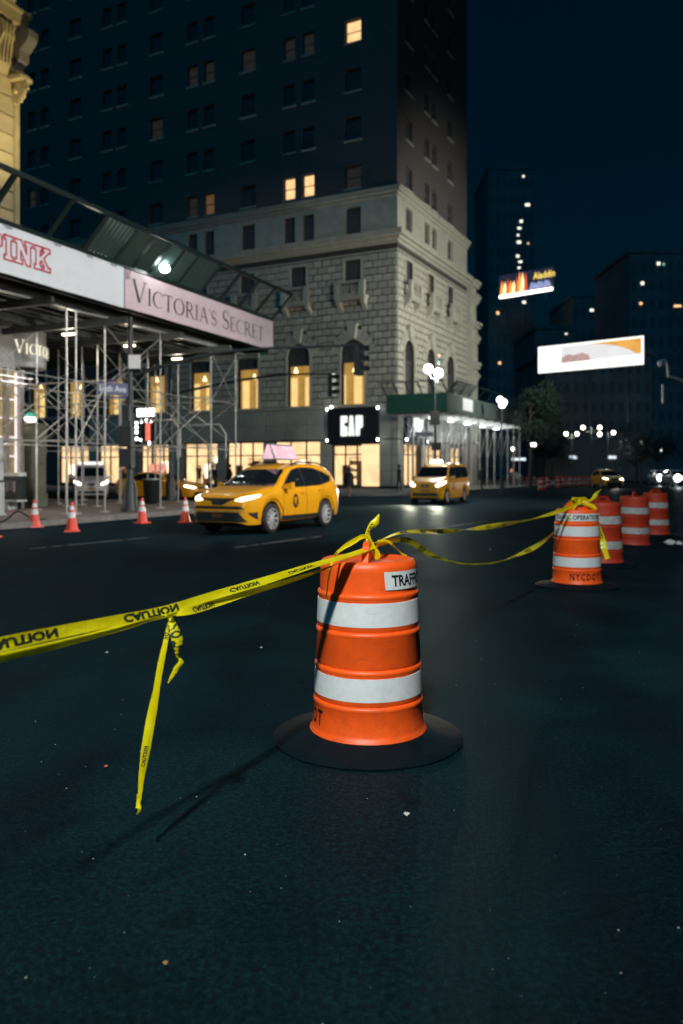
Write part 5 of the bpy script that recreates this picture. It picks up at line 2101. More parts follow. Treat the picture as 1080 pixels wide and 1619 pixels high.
HL = HEADLIGHT
TAIL = lit('tail_lamp', (1.0, 0.05, 0.02), 0.35)
PLATE = M('licence_plate', (0.35, 0.16, 0.06), rough=0.4)
TAXIBEIGE = M('bumper_beige', (0.45, 0.24, 0.05), rough=0.35)
SUV = dict(
    front=2.28, rear=-2.32, hw=.92, wr=.355, ww=.225, spokes=10, axles=(1.33, -1.33),
    top=([2.28, 2.25, 2.18, 2.02, 1.6, 1.02, .62, .22, .0, -.5, -1.3, -1.72, -1.95, -2.16, -2.28, -2.32], [.62, .76, .86, .945, 1.045, 1.13, 1.36, 1.56, 1.62, 1.675, 1.655, 1.60, 1.50, 1.16, .98, .80]),
    belt=([2.28, 2.2, 2.02, 1.6, 1.0, 0, -1, -1.8, -2.15, -2.32], [.56, .76, .84, .94, 1.0, 1.02, 1.06, 1.10, 1.02, .72]),
    plan=([2.28, 2.26, 2.2, 2.08, 1.9, 1.6, 1.0, -1.5, -1.95, -2.2, -2.3, -2.32], [.50, .60, .70, .80, .87, .915, .92, .92, .89, .80, .66, .55]),
    roofw=([2.28, 2.1, 1.6, 1.02, .3, -.5, -1.5, -1.95, -2.2, -2.32], [.36, .60, .74, .80, .66, .635, .62, .64, .68, .50]),
    sill=([2.28, 2.1, 1.7, .9, -.9, -1.7, -2.2, -2.32], [.30, .24, .24, .27, .27, .28, .34, .42]),
    dlo=[(.88, 1.06), (.52, 1.27), (.12, 1.50), (-.3, 1.565), (-.95, 1.555), (-1.4, 1.47), (-1.78, 1.33), (-1.62, 1.19), (-1.0, 1.10)],
    glass=[[(.78, 1.08), (.50, 1.25), (.12, 1.475), (-.22, 1.535), (-.22, 1.09)], [(-.29, 1.092), (-.29, 1.538), (-.90, 1.53), (-1.18, 1.48), (-1.18, 1.145), (-1.0, 1.115)], [(-1.25, 1.16), (-1.25, 1.46), (-1.45, 1.42), (-1.70, 1.325), (-1.58, 1.21)]],
    seams=[(.86, .40, .84, 1.05), (-.27, .36, -.26, 1.07), (-1.02, .70, -1.18, 1.12), (.84, .42, -.95, .42)],
    handles=[(-.08, .93), (-.98, .98)], clad=(.29, .40), mirror=(.72, 1.10),
    front_parts=[('headlight', [(.44, .80), (.60, .865), (.84, .925), (.86, .885), (.80, .83), (.62, .775)], HL, True),
                 ('grille', [(-.46, .845), (.46, .845), (.44, .81), (.20, .775), (.13, .69), (-.13, .69), (-.20, .775), (-.44, .81)], CARBLACK, False),
                 ('emblem', [(-.07, .74), (-.04, .77), (.04, .77), (.07, .74), (.04, .71), (-.04, .71)], CHROME, False),
                 ('upper_intake', [(-.62, .665), (.62, .665), (.70, .60), (-.70, .60)], CARBLACK, False),
                 ('bumper_bar', [(-.70, .57), (.70, .57), (.68, .535), (-.68, .535)], TAXIBEIGE, False),
                 ('lower_intake', [(-.58, .53), (.58, .53), (.74, .31), (-.74, .31)], CARBLACK, False),
                 ('fog_recess', [(.74, .52), (.86, .53), (.855, .36)], CARBLACK, True),
                 ('licence_plate', [(-.16, .50), (.16, .50), (.16, .41), (-.16, .41)], PLATE, False)],
    wind=[(-.74, 1.15), (.74, 1.15), (.62, 1.50), (.56, 1.565), (-.56, 1.565), (-.62, 1.50)],
    rear_parts=[('tail_light', [(.50, .92), (.84, .95), (.84, 1.10), (.66, 1.06)], TAIL, True), ('rear_window', [(-.60, 1.18), (.60, 1.18), (.54, 1.44), (-.54, 1.44)], CARGLASS, False)])

taxi, bvh, dec = make_car('taxi', 'yellow taxi suv with a glowing pink roof advert driving in the near lane', 'taxi', SUV, YELLOW)


def taxi_extras(t, dec, hw, xd, zd, roof, lab=True):
    # round door emblem with a letter T
    for sg, d in ((1, (0, -1, 0)), (-1, (0, 1, 0))):
        disc = [(xd + .13 * math.cos(2 * PI * i / 18), sg * 1.5, zd + .17 * math.sin(2 * PI * i / 18)) for i in range(18)]
        o = dec('door_emblem', disc, d, CARBLACK, .010)
        dec('emblem_letter', [(xd + a * sg * -1, sg * 1.5, zd + b) for a, b in [(-.08, .09), (.08, .09), (.08, .05), (.02, .05), (.02, -.1), (-.02, -.1), (-.02, .05), (-.08, .05)]], d, YELLOW, .014, o)


taxi_extras(taxi, dec, .92, .30, .74, 1.67)
for sg in (1, -1):
    MB().tube([(.05, sg * .60, 1.63), (-.3, sg * .61, 1.70), (-1.3, sg * .60, 1.69), (-1.6, sg * .60, 1.62)], .022, 6).build('roof_rail', CARBLACK, taxi, True)
mb = MB()
mb.hexa([(.12, -.20, 1.76), (.12, .20, 1.76), (-1.05, .20, 1.76), (-1.05, -.20, 1.76), (.10, -.04, 2.16), (.10, .04, 2.16), (-1.0, .04, 2.16), (-1.0, -.04, 2.16)])
o = mb.build('roof_advert', M('roof_advert_frame', (0.2, 0.2, 0.2)), taxi)
mb = MB()
for sg in (1, -1):
    pa = lambda u_, v_: (.07 - 1.08 * u_, sg * (.207 - .158 * v_), 1.79 + .345 * v_)
    mb.quad(pa(0, 0), pa(1, 0), pa(1, 1), pa(0, 1))
mb.quad((.127, -.17, 1.78), (.127, .17, 1.78), (.112, .04, 2.14), (.112, -.04, 2.14))
ADGLOW = lit('roof_advert_glow', (1.0, 0.62, 0.72), 1.15, 0.3, 4)
mb.build('lit_panel', ADGLOW, o)
mb = MB()
pa = lambda u_, v_, d_: (.07 - 1.08 * u_, .207 - .158 * v_ + .004 + d_, 1.79 + .345 * v_)
for r_ in range(3):
    vs, fs = sans('IIIIIIIIIII', .05, wide=2.2)
    mb.add([pa(.06 + x_ * .72, .16 + .27 * r_ + y_ * 2.2, 0) for x_, y_ in vs], fs)
mb.build('advert_print', lit('advert_print_pink', (1.0, 0.35, 0.5), 0.8), o)
for sg in (.6, -.6):
    lamp('headlight_beam', 'SPOT', (2.36, sg, .84), 120, (1.0, .86, .6), taxi, target=(9, sg * 1.4, -.2), size=50, blend=.8, radius=.06)

fwd = Vector((-1.28, -2.50, 0)).normalized()
hd = math.atan2(fwd.y, fwd.x)
lw_mid = (Vector((-1.70, 18.75, 0)) + Vector((-.45, 21.0, 0))) / 2       # middle of the near-side wheels
lft = Vector((-fwd.y, fwd.x, 0))
taxi.location = lw_mid - lft * (.92 - .1)
taxi.rotation_euler = (0, 0, hd)

# small far taxi coming down the avenue
ft = dup(taxi, (Vector((G(959, 771.5).x, G(959, 771.5).y, 0))), R(268), 'small distant yellow taxi with both headlights lit beside the far barrels')
gone = [o for o in COL.objects if o.parent == ft and o.name.startswith(('roof_advert', 'headlight_beam'))]
gone += [x for x in COL.objects if x.parent in gone]
for o in gone:
    bpy.data.objects.remove(o)
lamp('headlight_beam', 'SPOT', (2.4, 0, .85), 900, (1.0, .86, .6), ft, target=(9, 0, -.2), size=50, blend=.8, radius=.2)

VAN = dict(
    front=2.16, rear=-2.50, hw=.86, wr=.33, ww=.20, spokes=8, axles=(1.45, -1.48),
    top=([2.16, 2.14, 2.08, 1.9, 1.55, 1.25, .85, .55, .2, -.8, -2.0, -2.35, -2.46, -2.5], [.66, .82, .92, 1.02, 1.13, 1.22, 1.55, 1.75, 1.83, 1.88, 1.86, 1.80, 1.4, .9]),
    belt=([2.16, 2.08, 1.9, 1.55, 1.2, 0, -1.5, -2.3, -2.5], [.58, .80, .90, 1.0, 1.06, 1.10, 1.12, 1.12, .8]),
    plan=([2.16, 2.13, 2.05, 1.9, 1.6, 1.0, -1.8, -2.3, -2.46, -2.5], [.50, .62, .72, .80, .85, .86, .86, .84, .80, .74]),
    roofw=([2.16, 2.0, 1.6, 1.25, .6, -.5, -2.0, -2.4, -2.5], [.38, .60, .72, .76, .68, .68, .68, .68, .66]),
    sill=([2.16, 1.9, 1.2, -1.2, -2.0, -2.5], [.30, .22, .24, .24, .28, .36]),
    dlo=[(1.22, 1.12), (.80, 1.50), (.55, 1.66), (.2, 1.70), (-2.2, 1.70), (-2.25, 1.20), (0, 1.14)],
    glass=[[(1.12, 1.15), (.80, 1.46), (.55, 1.63), (.20, 1.66), (.20, 1.15)], [(.10, 1.15), (.10, 1.66), (-1.0, 1.66), (-1.0, 1.18)], [(-1.1, 1.18), (-1.1, 1.66), (-2.1, 1.66), (-2.15, 1.22)]],
    seams=[(1.0, .40, 1.0, 1.10), (.14, .36, .14, 1.70), (-1.05, .36, -1.05, 1.70), (.14, .62, -2.2, .62)],
    handles=[(.30, .98), (0.0, 1.0)], clad=None, mirror=(.98, 1.18),
    front_parts=[('headlight', [(.46, .84), (.62, .95), (.80, 1.03), (.82, .92), (.70, .82), (.52, .78)], HL, True),
                 ('grille', [(-.20, .88), (.20, .88), (.17, .76), (-.17, .76)], CARBLACK, False),
                 ('emblem', [(-.08, .84), (.08, .84), (.08, .80), (-.08, .80)], CHROME, False),
                 ('lower_intake', [(-.56, .50), (.56, .50), (.62, .36), (-.62, .36)], CARBLACK, False),
                 ('licence_plate', [(-.20, .66), (.20, .66), (.20, .57), (-.20, .57)], PLATE, False)],
    wind=[(-.72, 1.25), (.72, 1.25), (.66, 1.60), (.62, 1.72), (-.62, 1.72), (-.66, 1.60)],
    rear_parts=[('tail_light', [(.66, 1.0), (.80, 1.0), (.80, 1.4), (.66, 1.4)], TAIL, True)])
van, bvh, dec = make_car('taxi', 'yellow taxi van with blazing headlights in front of the green shed', 'taxi', VAN, YELLOW)
taxi_extras(van, dec, .86, .55, .78, 1.88)
MB().hexa([(.52, -.30, 1.86), (.52, .30, 1.86), (.32, .30, 1.86), (.32, -.30, 1.86), (.48, -.27, 2.02), (.48, .27, 2.02), (.36, .27, 2.02), (.36, -.27, 2.02)]).build('roof_light', lit('roof_light_glow', (1.0, .95, .8), 3), van)
for sg in (.62, -.62):
    lamp('headlight_beam', 'SPOT', (2.25, sg, .9), 2600, (1.0, .82, .55), van, target=(9, sg * 1.3, -.15), size=55, blend=.8, radius=.08)
fv = Vector((-math.sin(R(24)), -math.cos(R(24)), 0))
lv = Vector((-fv.y, fv.x, 0))
van.location = Vector((4.72, 36.0, 0)) - fv * 1.45 - lv * .76
van.rotation_euler = (0, 0, math.atan2(fv.y, fv.x))

SEDAN = dict(
    front=2.42, rear=-2.42, hw=.91, wr=.33, ww=.21, spokes=9, axles=(1.40, -1.38),
    top=([2.42, 2.38, 2.28, 2.05, 1.6, 1.0, .5, .1, -.4, -.9, -1.4, -1.85, -2.3, -2.4, -2.42], [.56, .68, .76, .83, .92, 1.0, 1.26, 1.40, 1.455, 1.44, 1.26, 1.10, 1.04, .9, .6]),
    belt=([2.42, 2.3, 2.0, 1.5, 1.0, 0, -1.4, -2.2, -2.42], [.5, .66, .76, .85, .90, .93, .97, .95, .6]),
    plan=([2.42, 2.38, 2.25, 2.0, 1.6, 1.0, -1.5, -2.1, -2.35, -2.42], [.48, .60, .75, .85, .90, .91, .91, .86, .72, .55]),
    roofw=([2.42, 2.2, 1.6, 1.0, .3, -.5, -1.2, -1.8, -2.3, -2.42], [.36, .6, .72, .78, .62, .58, .60, .72, .66, .5]),
    sill=([2.42, 2.1, 1.7, -1.7, -2.2, -2.42], [.28, .2, .22, .22, .28, .4]),
    dlo=[(.85, .97), (.2, 1.32), (-.3, 1.385), (-.9, 1.36), (-1.5, 1.12), (-1.4, 1.03)],
    glass=[[(.75, .98), (.2, 1.29), (-.15, 1.355), (-.15, .99)], [(-.22, .99), (-.22, 1.36), (-.85, 1.335), (-1.38, 1.10), (-1.3, 1.04)]],
    seams=[(.86, .36, .84, .96), (-.19, .34, -.18, .97), (-1.0, .6, -1.2, 1.02)],
    handles=[(-.02, .82), (-1.0, .86)], clad=None, mirror=(.70, 1.0),
    front_parts=[('headlight', [(.48, .66), (.66, .72), (.84, .78), (.86, .70), (.70, .62)], HL, True),
                 ('grille', [(-.44, .68), (.44, .68), (.36, .60), (-.36, .60)], CARBLACK, False),
                 ('lower_intake', [(-.60, .45), (.60, .45), (.70, .30), (-.70, .30)], CARBLACK, False)],
    wind=[(-.72, 1.03), (.72, 1.03), (.54, 1.37), (-.54, 1.37)],
    rear_parts=[('tail_light', [(.45, .86), (.82, .90), (.82, .78), (.45, .76)], TAIL, True)])
sed, bvh, dec = make_car('taxi', 'yellow taxi sedan crossing behind the scaffold posts with its headlight on', 'taxi', SEDAN, YELLOW)
taxi_extras(sed, dec, .91, .35, .70, 1.45)
o = MB().hexa([(.25, -.16, 1.48), (.25, .16, 1.48), (-.75, .16, 1.48), (-.75, -.16, 1.48), (.22, -.04, 1.86), (.22, .04, 1.86), (-.72, .04, 1.86), (-.72, -.04, 1.86)]).build('roof_advert', lit('roof_advert_orange', (1.0, .36, .25), 1.1, .3, 4), sed)
p = G(258, 791)
fs_ = Vector((.93, -.37, 0)).normalized()
sed.location = Vector((p.x - .2, p.y + .6, 0))
sed.rotation_euler = (0, 0, math.atan2(fs_.y, fs_.x))
lamp('headlight_beam', 'SPOT', (2.5, 0, .8), 250, (1.0, .86, .6), sed, target=(9, 0, -.2), size=55, blend=.8, radius=.2)

WHITEV = M('white_van_paint', (.55, .55, .56), rough=.35, var=.05, coat=.5)
VAN2 = dict(VAN)
wv, bvh, dec = make_car('delivery_van', 'white van seen through the scaffold pipes behind the pillar', 'van', VAN2, WHITEV)
p = G(128, 792)
wv.location = (p.x - .2, p.y + 2.2, 0)
wv.rotation_euler = (0, 0, R(-72))
wv.scale = (1, 1, 1)
MB().box(-2.2, .1, -.6, .6, 1.88, 1.98).build('roof_rack', lit('lit_roof_panel', (1.0, .95, .9), 1.4), wv)

wc, bvh, dec = make_car('car', 'white oncoming car at the right edge with dazzling headlights', 'car', SUV, WHITEV)
p = G(1059, 768)
wc.location = (p.x, p.y + 2.3, 0)
wc.rotation_euler = (0, 0, R(262))
for sg in (.6, -.6):
    lamp('headlight_beam', 'SPOT', (2.36, sg, .84), 2600, (1.0, .92, .8), wc, target=(14, sg * 1.4, -.5), size=60, blend=.8, radius=.1)
    MB().lathe([(0.001, .06), (.22, .04), (.30, 0)], 14, axis='y').build('glare_lens', lit('dazzle', (1, .96, .88), 60), wc)  # oversized glowing disc imitates headlight glare
for i, o in enumerate([x for x in COL.objects if x.parent == wc and x.name.startswith('glare_lens')]):
    o.location = (2.30, (.62, -.62)[i], .86)
    o.rotation_euler = (0, 0, -PI / 2)
w2 = dup(wv, (0, 0, 0), R(255), 'white van waiting left of the dazzling oncoming car')
w2['category'] = 'van'
p = G(1022, 758.5)
w2.location = (p.x, p.y + 3, 0)
w3 = dup(sed, (0, 0, 0), R(95), 'pale parked car beyond the end of the green shed')
w3['category'] = 'car'
p = G(816, 762)
w3.location = (p.x, p.y + 3, 0)
for o in COL.objects:
    if o.parent == w3 and o.type == 'MESH' and o.name.startswith(('body', 'mirror', 'door_handle')):
        o.data = o.data.copy()
        o.data.materials[0] = WHITEV

# ================================================================== STREET FURNITURE
def cone(loc, label):
    t = thing('traffic_cone', label, 'traffic cone', loc, random.random(), 'traffic cones along the left kerb')
    if 'cone' not in BAR:
        CO = M('cone_orange', (.72, .05, .02), rough=.45, var=.12, dirt=.25)
        cr = lambda z: .145 - (z - .03) / .69 * .115
        b = MB().lathe([(cr(.03), .03), (cr(.05), .05), (cr(.70), .70), (cr(.72) * .8, .722), (.012, .722)], 24).mesh('body', CO, 50)
        base = MB().hexa([(-.18, -.18, 0), (.18, -.18, 0), (.18, .18, 0), (-.18, .18, 0), (-.17, -.17, .03), (.17, -.17, .03), (.17, .17, .03), (-.17, .17, .03)]).mesh('base', CO)
        bands = [MB().lathe([(cr(z0), z0), (cr(z0) + .003, z0 + .001), (cr(z1) + .003, z1 - .001), (cr(z1), z1)], 24).mesh('reflective_band', M('cone_band', (.62, .64, .62), rough=.4, dirt=.3), 50) for z0, z1 in ((.33, .47), (.52, .62))]
        BAR['cone'] = (base, b, bands)
    base, b, bands = BAR['cone']
    link(base, 'base', t)
    link(b, 'body', t)
    for x in bands:
        link(x, 'reflective_band', t)
    return t


cone(G(55, 833, .0), 'orange traffic cone nearest the grey pillar at the left kerb')
cone(G(114, 840), 'orange traffic cone standing before the paired scaffold posts')
cone(G(225, 827), 'orange traffic cone in front of the black litter bin')
cone(G(293, 826), 'orange traffic cone half hidden behind the front of the suv taxi')
cone(G(-12, 850), 'orange traffic cone cut off by the left edge')


def signal_head(parent, x, y, z, rz):
    if 'sig' not in BAR:
        h = MB().box(-.17, .17, -.1, .12, -1.1, 0).mesh('signal_housing', BLACKMETAL)
        vz = MB()
        vz.lathe([(.13, -.1), (.135, -.34)], 14, axis='y', a0=-.3, a1=PI + .3, closed=False)
        vm = vz.mesh('visor', BLACKMETAL)
        ln = MB().lathe([(.001, -.115), (.12, -.108)], 14, axis='y').mesh('lens', DARKPANE, True)
        BAR['sig'] = (h, vm, ln)
    h, vm, ln = BAR['sig']
    o = link(h, 'signal_housing', parent, (x, y, z), rz)
    for k in range(3):
        link(vm, 'visor', o, (0, 0, -.2 - .35 * k))
        link(ln, 'lens', o, (0, 0, -.2 - .35 * k))
    return o


def signal_pole(label, base, arm_pts, sig_rz, r=.11, boxes=True, ztop=6.5):
    t = thing('signal_pole', label, 'traffic light', base, 0, 'traffic light poles')
    b = Vector(base)
    MB().lathe([(.30, 0), (.30, .12), (.24, .22), (.22, .75), (.17, .95), (r, 1.1), (r * .8, ztop - b.z)], 16).build('pole', BLACKMETAL, t, 50)
    pts = [Vector(p_) - b for p_ in arm_pts]
    MB().tube(catmull(pts, 6), [.07 - .03 * i / (6 * (len(pts) - 1)) for i in range(6 * (len(pts) - 1) + 1)], 8).build('mast_arm', BLACKMETAL, t, True)
    e = pts[-1]
    signal_head(t, e.x, e.y, e.z + .02, sig_rz)
    return t, b


pb = G(206, 809, .15)
e1_ = P(568, 545, 28.0)
t, b = signal_pole('black traffic light pole with a street name sign beside the litter bin', pb,
                   [P(208, 594, pb.y), P(255, 580, pb.y + .4), P(330, 561, pb.y + .9), P(400, 552, pb.y + 1.2), P(480, 549, 27.8), e1_], R(60))
MB().box(-.30, .10, -.28, .22, .95 + .5, 2.05).build('control_box', BLACKMETAL, t)
MB().box(-.30, .10, -.30, .22, 2.12, 2.78).build('control_box', BLACKMETAL, t)
MB().box(-.18, .06, -.35, -.2, 2.95, 3.45).build('crossing_signal', BLACKMETAL, t)
q = P(213, 572, pb.y - .3) - b
MB().box(q.x - .19, q.x + .19, q.y - .02, q.y + .02, q.z - .22, q.z + .22).build('small_sign', WHITEPAINT, t)
q = P(178, 614, pb.y - .35) - b
SIGNBLUE = M('street_sign_blue', (.055, .075, .17), rough=.4, var=.05)
o = MB().hexa([(q.x - .47, q.y - .10, q.z - .20), (q.x + .47, q.y + .10, q.z - .24), (q.x + .47, q.y + .13, q.z - .24), (q.x - .47, q.y - .07, q.z - .20),
               (q.x - .47, q.y - .10, q.z + .20), (q.x + .47, q.y + .10, q.z + .16), (q.x + .47, q.y + .13, q.z + .16), (q.x - .47, q.y - .07, q.z + .20)]).build('street_sign', SIGNBLUE, t)
MB().box(q.x - .15, q.x + .15, q.y - .02, q.y + .02, q.z + .205, q.z + .28).build('sign_crest', SIGNBLUE, o)
vs, fs = sans('Sixth Ave', .20, bold=.012, wide=.78, align='C')
mb = MB()
mb.add([(q.x + x_, q.y - .008 + x_ * .2128, q.z - .11 + y_ - x_ * .0426) for x_, y_ in vs], fs)
mb.build('sign_lettering', lit('sign_text_white', (.9, .95, 1.0), .55), o)  # letters glow by themselves; the sign holds no lamp
MB().hexa([(q.x - .47, q.y + .02, q.z - .33), (q.x + .47, q.y + .02, q.z - .30), (q.x + .47, q.y + .04, q.z - .30), (q.x - .47, q.y + .04, q.z - .33),
           (q.x - .47, q.y + .02, q.z - .25), (q.x + .47, q.y + .02, q.z - .27), (q.x + .47, q.y + .04, q.z - .27), (q.x - .47, q.y + .04, q.z - .25)]).build('cross_street_sign', SIGNBLUE, t)
pb2 = G(270, 791, .15)
e2_ = P(525, 591, 37.6)
t2, b2 = signal_pole('farther black traffic light pole whose arm ends left of the corner arch', pb2,
                     [P(270, 624, pb2.y), P(310, 615, pb2.y + .2), P(387, 600, pb2.y + .4), P(460, 592, 37.5), e2_], R(60))
q = P(228, 668, pb2.y) - b2

# litter bin
bp_ = G(240, 797, .15)
t = thing('litter_bin', 'black wire litter bin beside the traffic light pole', 'bin', bp_)
MB().lathe([(.24, .02), (.28, .05), (.33, .92), (.36, .98), (.34, 1.0), (.31, .95), (.25, .06), (0.001, .06)], 20).build('basket', BLACKMETAL, t, 50)
for i in range(16):
    a = 2 * PI * i / 16
    MB().bar((.285 * math.cos(a), .285 * math.sin(a), .05), (.345 * math.cos(a), .345 * math.sin(a), .94), .02, .02).build('slat', BLACKMETAL, t)
MB().lathe([(.36, .98), (.385, .99), (.385, 1.02), (.35, 1.03)], 20).build('rim', STEEL, t, 50)

# subway pillar with the two-tone globe
pp_ = G(49, 801, .15)
t = thing('globe_pillar', 'square grey stone pillar carrying a half green half white lit globe', 'pillar', pp_, R(-20))
PIL = M('grey_green_stone', (.13, .14, .10), rough=.8, var=.2, scale=3)
MB().box(-.42, .42, -.42, .42, 0, .5).build('plinth', PIL, t)
MB().box(-.38, .38, -.38, .38, .5, 1.95).build('shaft', PIL, t)
MB().box(-.40, .40, -.40, .40, 1.955, 3.05).build('shaft', PIL, t)
MB().box(-.44, .44, -.44, .44, 3.05, 3.12).build('capital', PIL, t)
gz = 3.32
MB().lathe([(.24 * math.cos(R(a)), gz + .18 * math.sin(R(a))) for a in range(-88, 1, 8)], 20).build('white_half', lit('globe_white', (1.0, .9, .76), 5), t, True)
MB().lathe([(.24 * math.cos(R(a)) + .0005, gz + .004 + .2 * math.sin(R(a))) for a in range(0, 90, 8)], 20).build('green_half', lit('globe_green', (.02, .55, .38), .7), t, True)
lamp('globe_light', 'POINT', (0, -.5, gz), 30, (1.0, .9, .76), t, radius=.2)

# newsstand at the left edge
kp = G(-14, 815, .15)
t = thing('newsstand', 'white framed newsstand cabinet cut off by the left edge', 'kiosk', kp, -SA)
NW = M('newsstand_white', (.55, .60, .58), rough=.5)
MB().box(-.5, .22, -.3, .3, .05, 1.0).build('cabinet', NW, t)
MB().box(-.5, .2, -.28, .28, 1.05, 2.3).build('upper_cabinet', NW, t)
MB().box(-.55, .26, -.33, .33, 1.001, 1.048).build('counter', DARKSTEEL, t)
for z0, z1 in ((.12, .92),):
    MB().box(-.4, .14, -.312, -.302, z0, z1).build('door_panel', M('newsstand_grey', (.38, .43, .42), rough=.5), t)
MB().box(-.52, .26, -.34, .34, -.0, .048).build('foot', NW, t)
kp2 = G(22, 806, .15)
t = thing('magazine_rack', 'low dark magazine rack with white feet beside the newsstand', 'rack', kp2, -SA)
MB().box(-.45, .35, -.2, .2, .35, 1.15).build('rack_body', M('rack_dark', (.02, .03, .03), rough=.5, var=.6, scale=12), t)
for i in range(5):
    MB().box(-.42 + .15 * i, -.32 + .15 * i, -.23, -.202, .62 + .04 * (i % 2), .98).build('magazine', M('magazine_cover', (.25, .24, .26), rough=.5, rnd=.8, var=.7, scale=20), t)
MB().box(-.47, .37, -.22, .22, .28, .348).build('shelf', NW, t)
MB().box(-.42, -.05, -.2, .2, 0, .278).build('foot', NW, t)
MB().box(-.47, .37, -.215, .2, 1.152, 1.28).build('header', NW, t)
kp3 = G(15, 802, .15)
t = thing('advert_panel', 'tall dark advertising panel between the newsstand and the pillar', 'sign', (kp3.x, kp3.y + .4, .15), -SA)
MB().box(-.04, .04, -.04, .04, 0, 1.4).build('stem', DARKSTEEL, t)
MB().box(-.24, .24, -.05, .05, 1.4, 2.75).build('panel', M('advert_dark', (.01, .016, .02), rough=.2), t)
MB().box(-.27, .27, -.06, .06, 2.751, 2.8).build('cap', DARKSTEEL, t)

# bright LED box and neon signs beyond the scaffold
q = P(231, 652, 42.0)
t = thing('led_sign', 'long white glowing light box hung beyond the scaffold posts', 'lamp', (q.x, q.y, 0), -UA)
MB().box(-.55, .55, -.08, .08, q.z - .2, q.z + .2).build('light_box', lit('light_box_glow', (1.0, .97, .92), 5), t)
for sx in (-.4, .4):
    MB().tube([(sx, 0, .15), (sx, 0, q.z - .2)], .03, 6).build('leg', DARKSTEEL, t, True)
q = P(230, 683, 60)
t = thing('neon_sign', 'small dark shop sign with white bulbs and a red panel behind the traffic light pole', 'sign', (q.x, q.y, 0), -UA)
MB().box(-.9, .9, -.1, .1, q.z - 1.0, q.z + 1.0).build('sign_board', SIGNBLACK, t)
MB().box(.15, .55, -.14, -.11, q.z - .7, q.z + .7).build('red_panel', lit('neon_red', (1.0, .18, .10), 1.6), t)
for sx, sz in ((-.75, .7), (-.75, .35), (-.75, 0), (-.75, -.5), (-.4, -.6), (-.3, .8), (.7, .8), (.2, .85), (.45, -.85)):
    MB().lathe([(.001, -.1), (.1, -.06), (.13, 0)], 10, c=(sx, -.12, q.z + sz), axis='y').build('bulb', LEDWHITE, t)
for sx in (-.7, .7):
    MB().tube([(sx, 0, .15), (sx, 0, q.z - 1)], .04, 6).build('leg', DARKSTEEL, t, True)


# ------------------------------------------------------------------ street lamps
def globe_mesh(r, m):
    return MB().lathe([(r * math.sin(PI * i / 10) + .0005, -r * math.cos(PI * i / 10)) for i in range(11)], 16).mesh('globe', m, True)


GM = globe_mesh(.25, GLOBE)
GC = globe_mesh(.25, COOLGLOBE)


def lamp_post(px, zg, Y, offs, label, group, gm=GM, power=0, pole_mat=None, ground=.0, r=.07):
    x = (px - CX) * Y / F
    t = thing('street_lamp', label, 'street lamp', (x, Y, ground), 0, group)
    top = max(z for _, z in offs) if offs else 0
    pm = pole_mat or BLACKMETAL
    MB().lathe([(.22, 0), (.2, .25), (.12, .5), (r, .9), (r * .75, zg - ground)], 10).build('pole', pm, t, 50)
    for dx, dz in offs:
        z = zg + dz - ground
        link(gm, 'globe', t, (dx, 0, z))
        if abs(dx) > .05:
            MB().tube([(0, 0, z - .55), (dx * .6, 0, z - .5), (dx, 0, z - .2)], .03, 6).build('arm', pm, t, True)
        else:
            MB().tube([(0, 0, z - .5), (0, 0, z - .2)], .04, 6).build('arm', pm, t, True)
    if power:
        lamp('lamp_light', 'POINT', (0, -.35, zg + .1 - ground), power, (1.0, .96, .84) if gm is GM else (.93, 1.0, .95), t, radius=.3)
    return t


z_of = lambda py, Y: HC - (py - YH) * Y / F
Y = 43.0
tl_ = lamp_post(688, z_of(590, Y), Y, [(-.36, .23), (.18, .0)], 'twin globe street lamp blazing in front of the green shed', 'street lamps', GC, 1500, ground=.15)
MB().box(-.28, .22, -.22, .1, z_of(672, Y) - .15, z_of(650, Y) - .15).build('crossing_signal', BLACKMETAL, tl_)
MB().box(-1.1, -.1, -.05, .05, z_of(690, Y) - .15, z_of(683, Y) - .15).build('side_sign', M('side_sign_grey', (.12, .12, .16)), tl_)
MB().box(-.2, .25, -.12, .1, z_of(712, Y) - .15, z_of(700, Y) - .15).build('control_box', BLACKMETAL, tl_)
MB().lathe([(.001, 0), (.07, .03), (.08, .12), (.05, .3), (.001, .42)], 10, c=(.22, 0, .45 + z_of(590, Y) - .15)).build('finial', BLACKMETAL, tl_, True)
MB().lathe([(.001, 0), (.07, .06), (.001, .14)], 10, c=(.22, 0, .9 + z_of(590, Y) - .15)).build('beacon', lit('red_beacon', (1.0, .25, .12), 2.5), tl_, True)
L2 = 'street lamps down the avenue'
for px, py, Y, offs, lab in (
        (793, 634, 62, [(-.12, .1), (.18, -.1), (.05, -.3)], 'cluster of lit globes shining through the tree beside the shed'),
        (904, 686, 105, [(-.75, 0), (.68, 0)], 'left one of the three twin globe lamps in the far square'),
        (935, 676, 100, [(-1.05, 0), (1.05, 0), (1.05, -.85)], 'tallest middle globe lamp in the far square with three globes'),
        (961, 684, 106, [(.75, 0)], 'right one of the three globe lamps in the far square'),
        (926, 706, 140, [(-.9, 0), (.95, 0)], 'low twin lamp under the middle lamp of the far square'),
        (843, 703, 120, [(-.18, 0), (.2, 0)], 'small double globe lamp left of the far square'),
        (811, 710, 110, [(0, 0)], 'single globe lamp right beside the end of the shed posts'),
        (1014, 700, 108, [(0, 0)], 'single globe lamp rising from the right hand tree'),
        (1047, 711, 118, [(0, 0)], 'rightmost single globe lamp of the far square'),
        (897, 735, 150, [(-1.0, 0), (.95, .25)], 'low pair of lamps just above the far barrels'),
        (970, 736, 150, [(-.95, .25), (.95, 0)], 'low pair of lamps just above the far taxi')):
    lamp_post(px, z_of(py, Y), Y, offs, lab, L2, GM, 260 if 'square' in lab and Y < 110 else 0, DARKSTEEL)

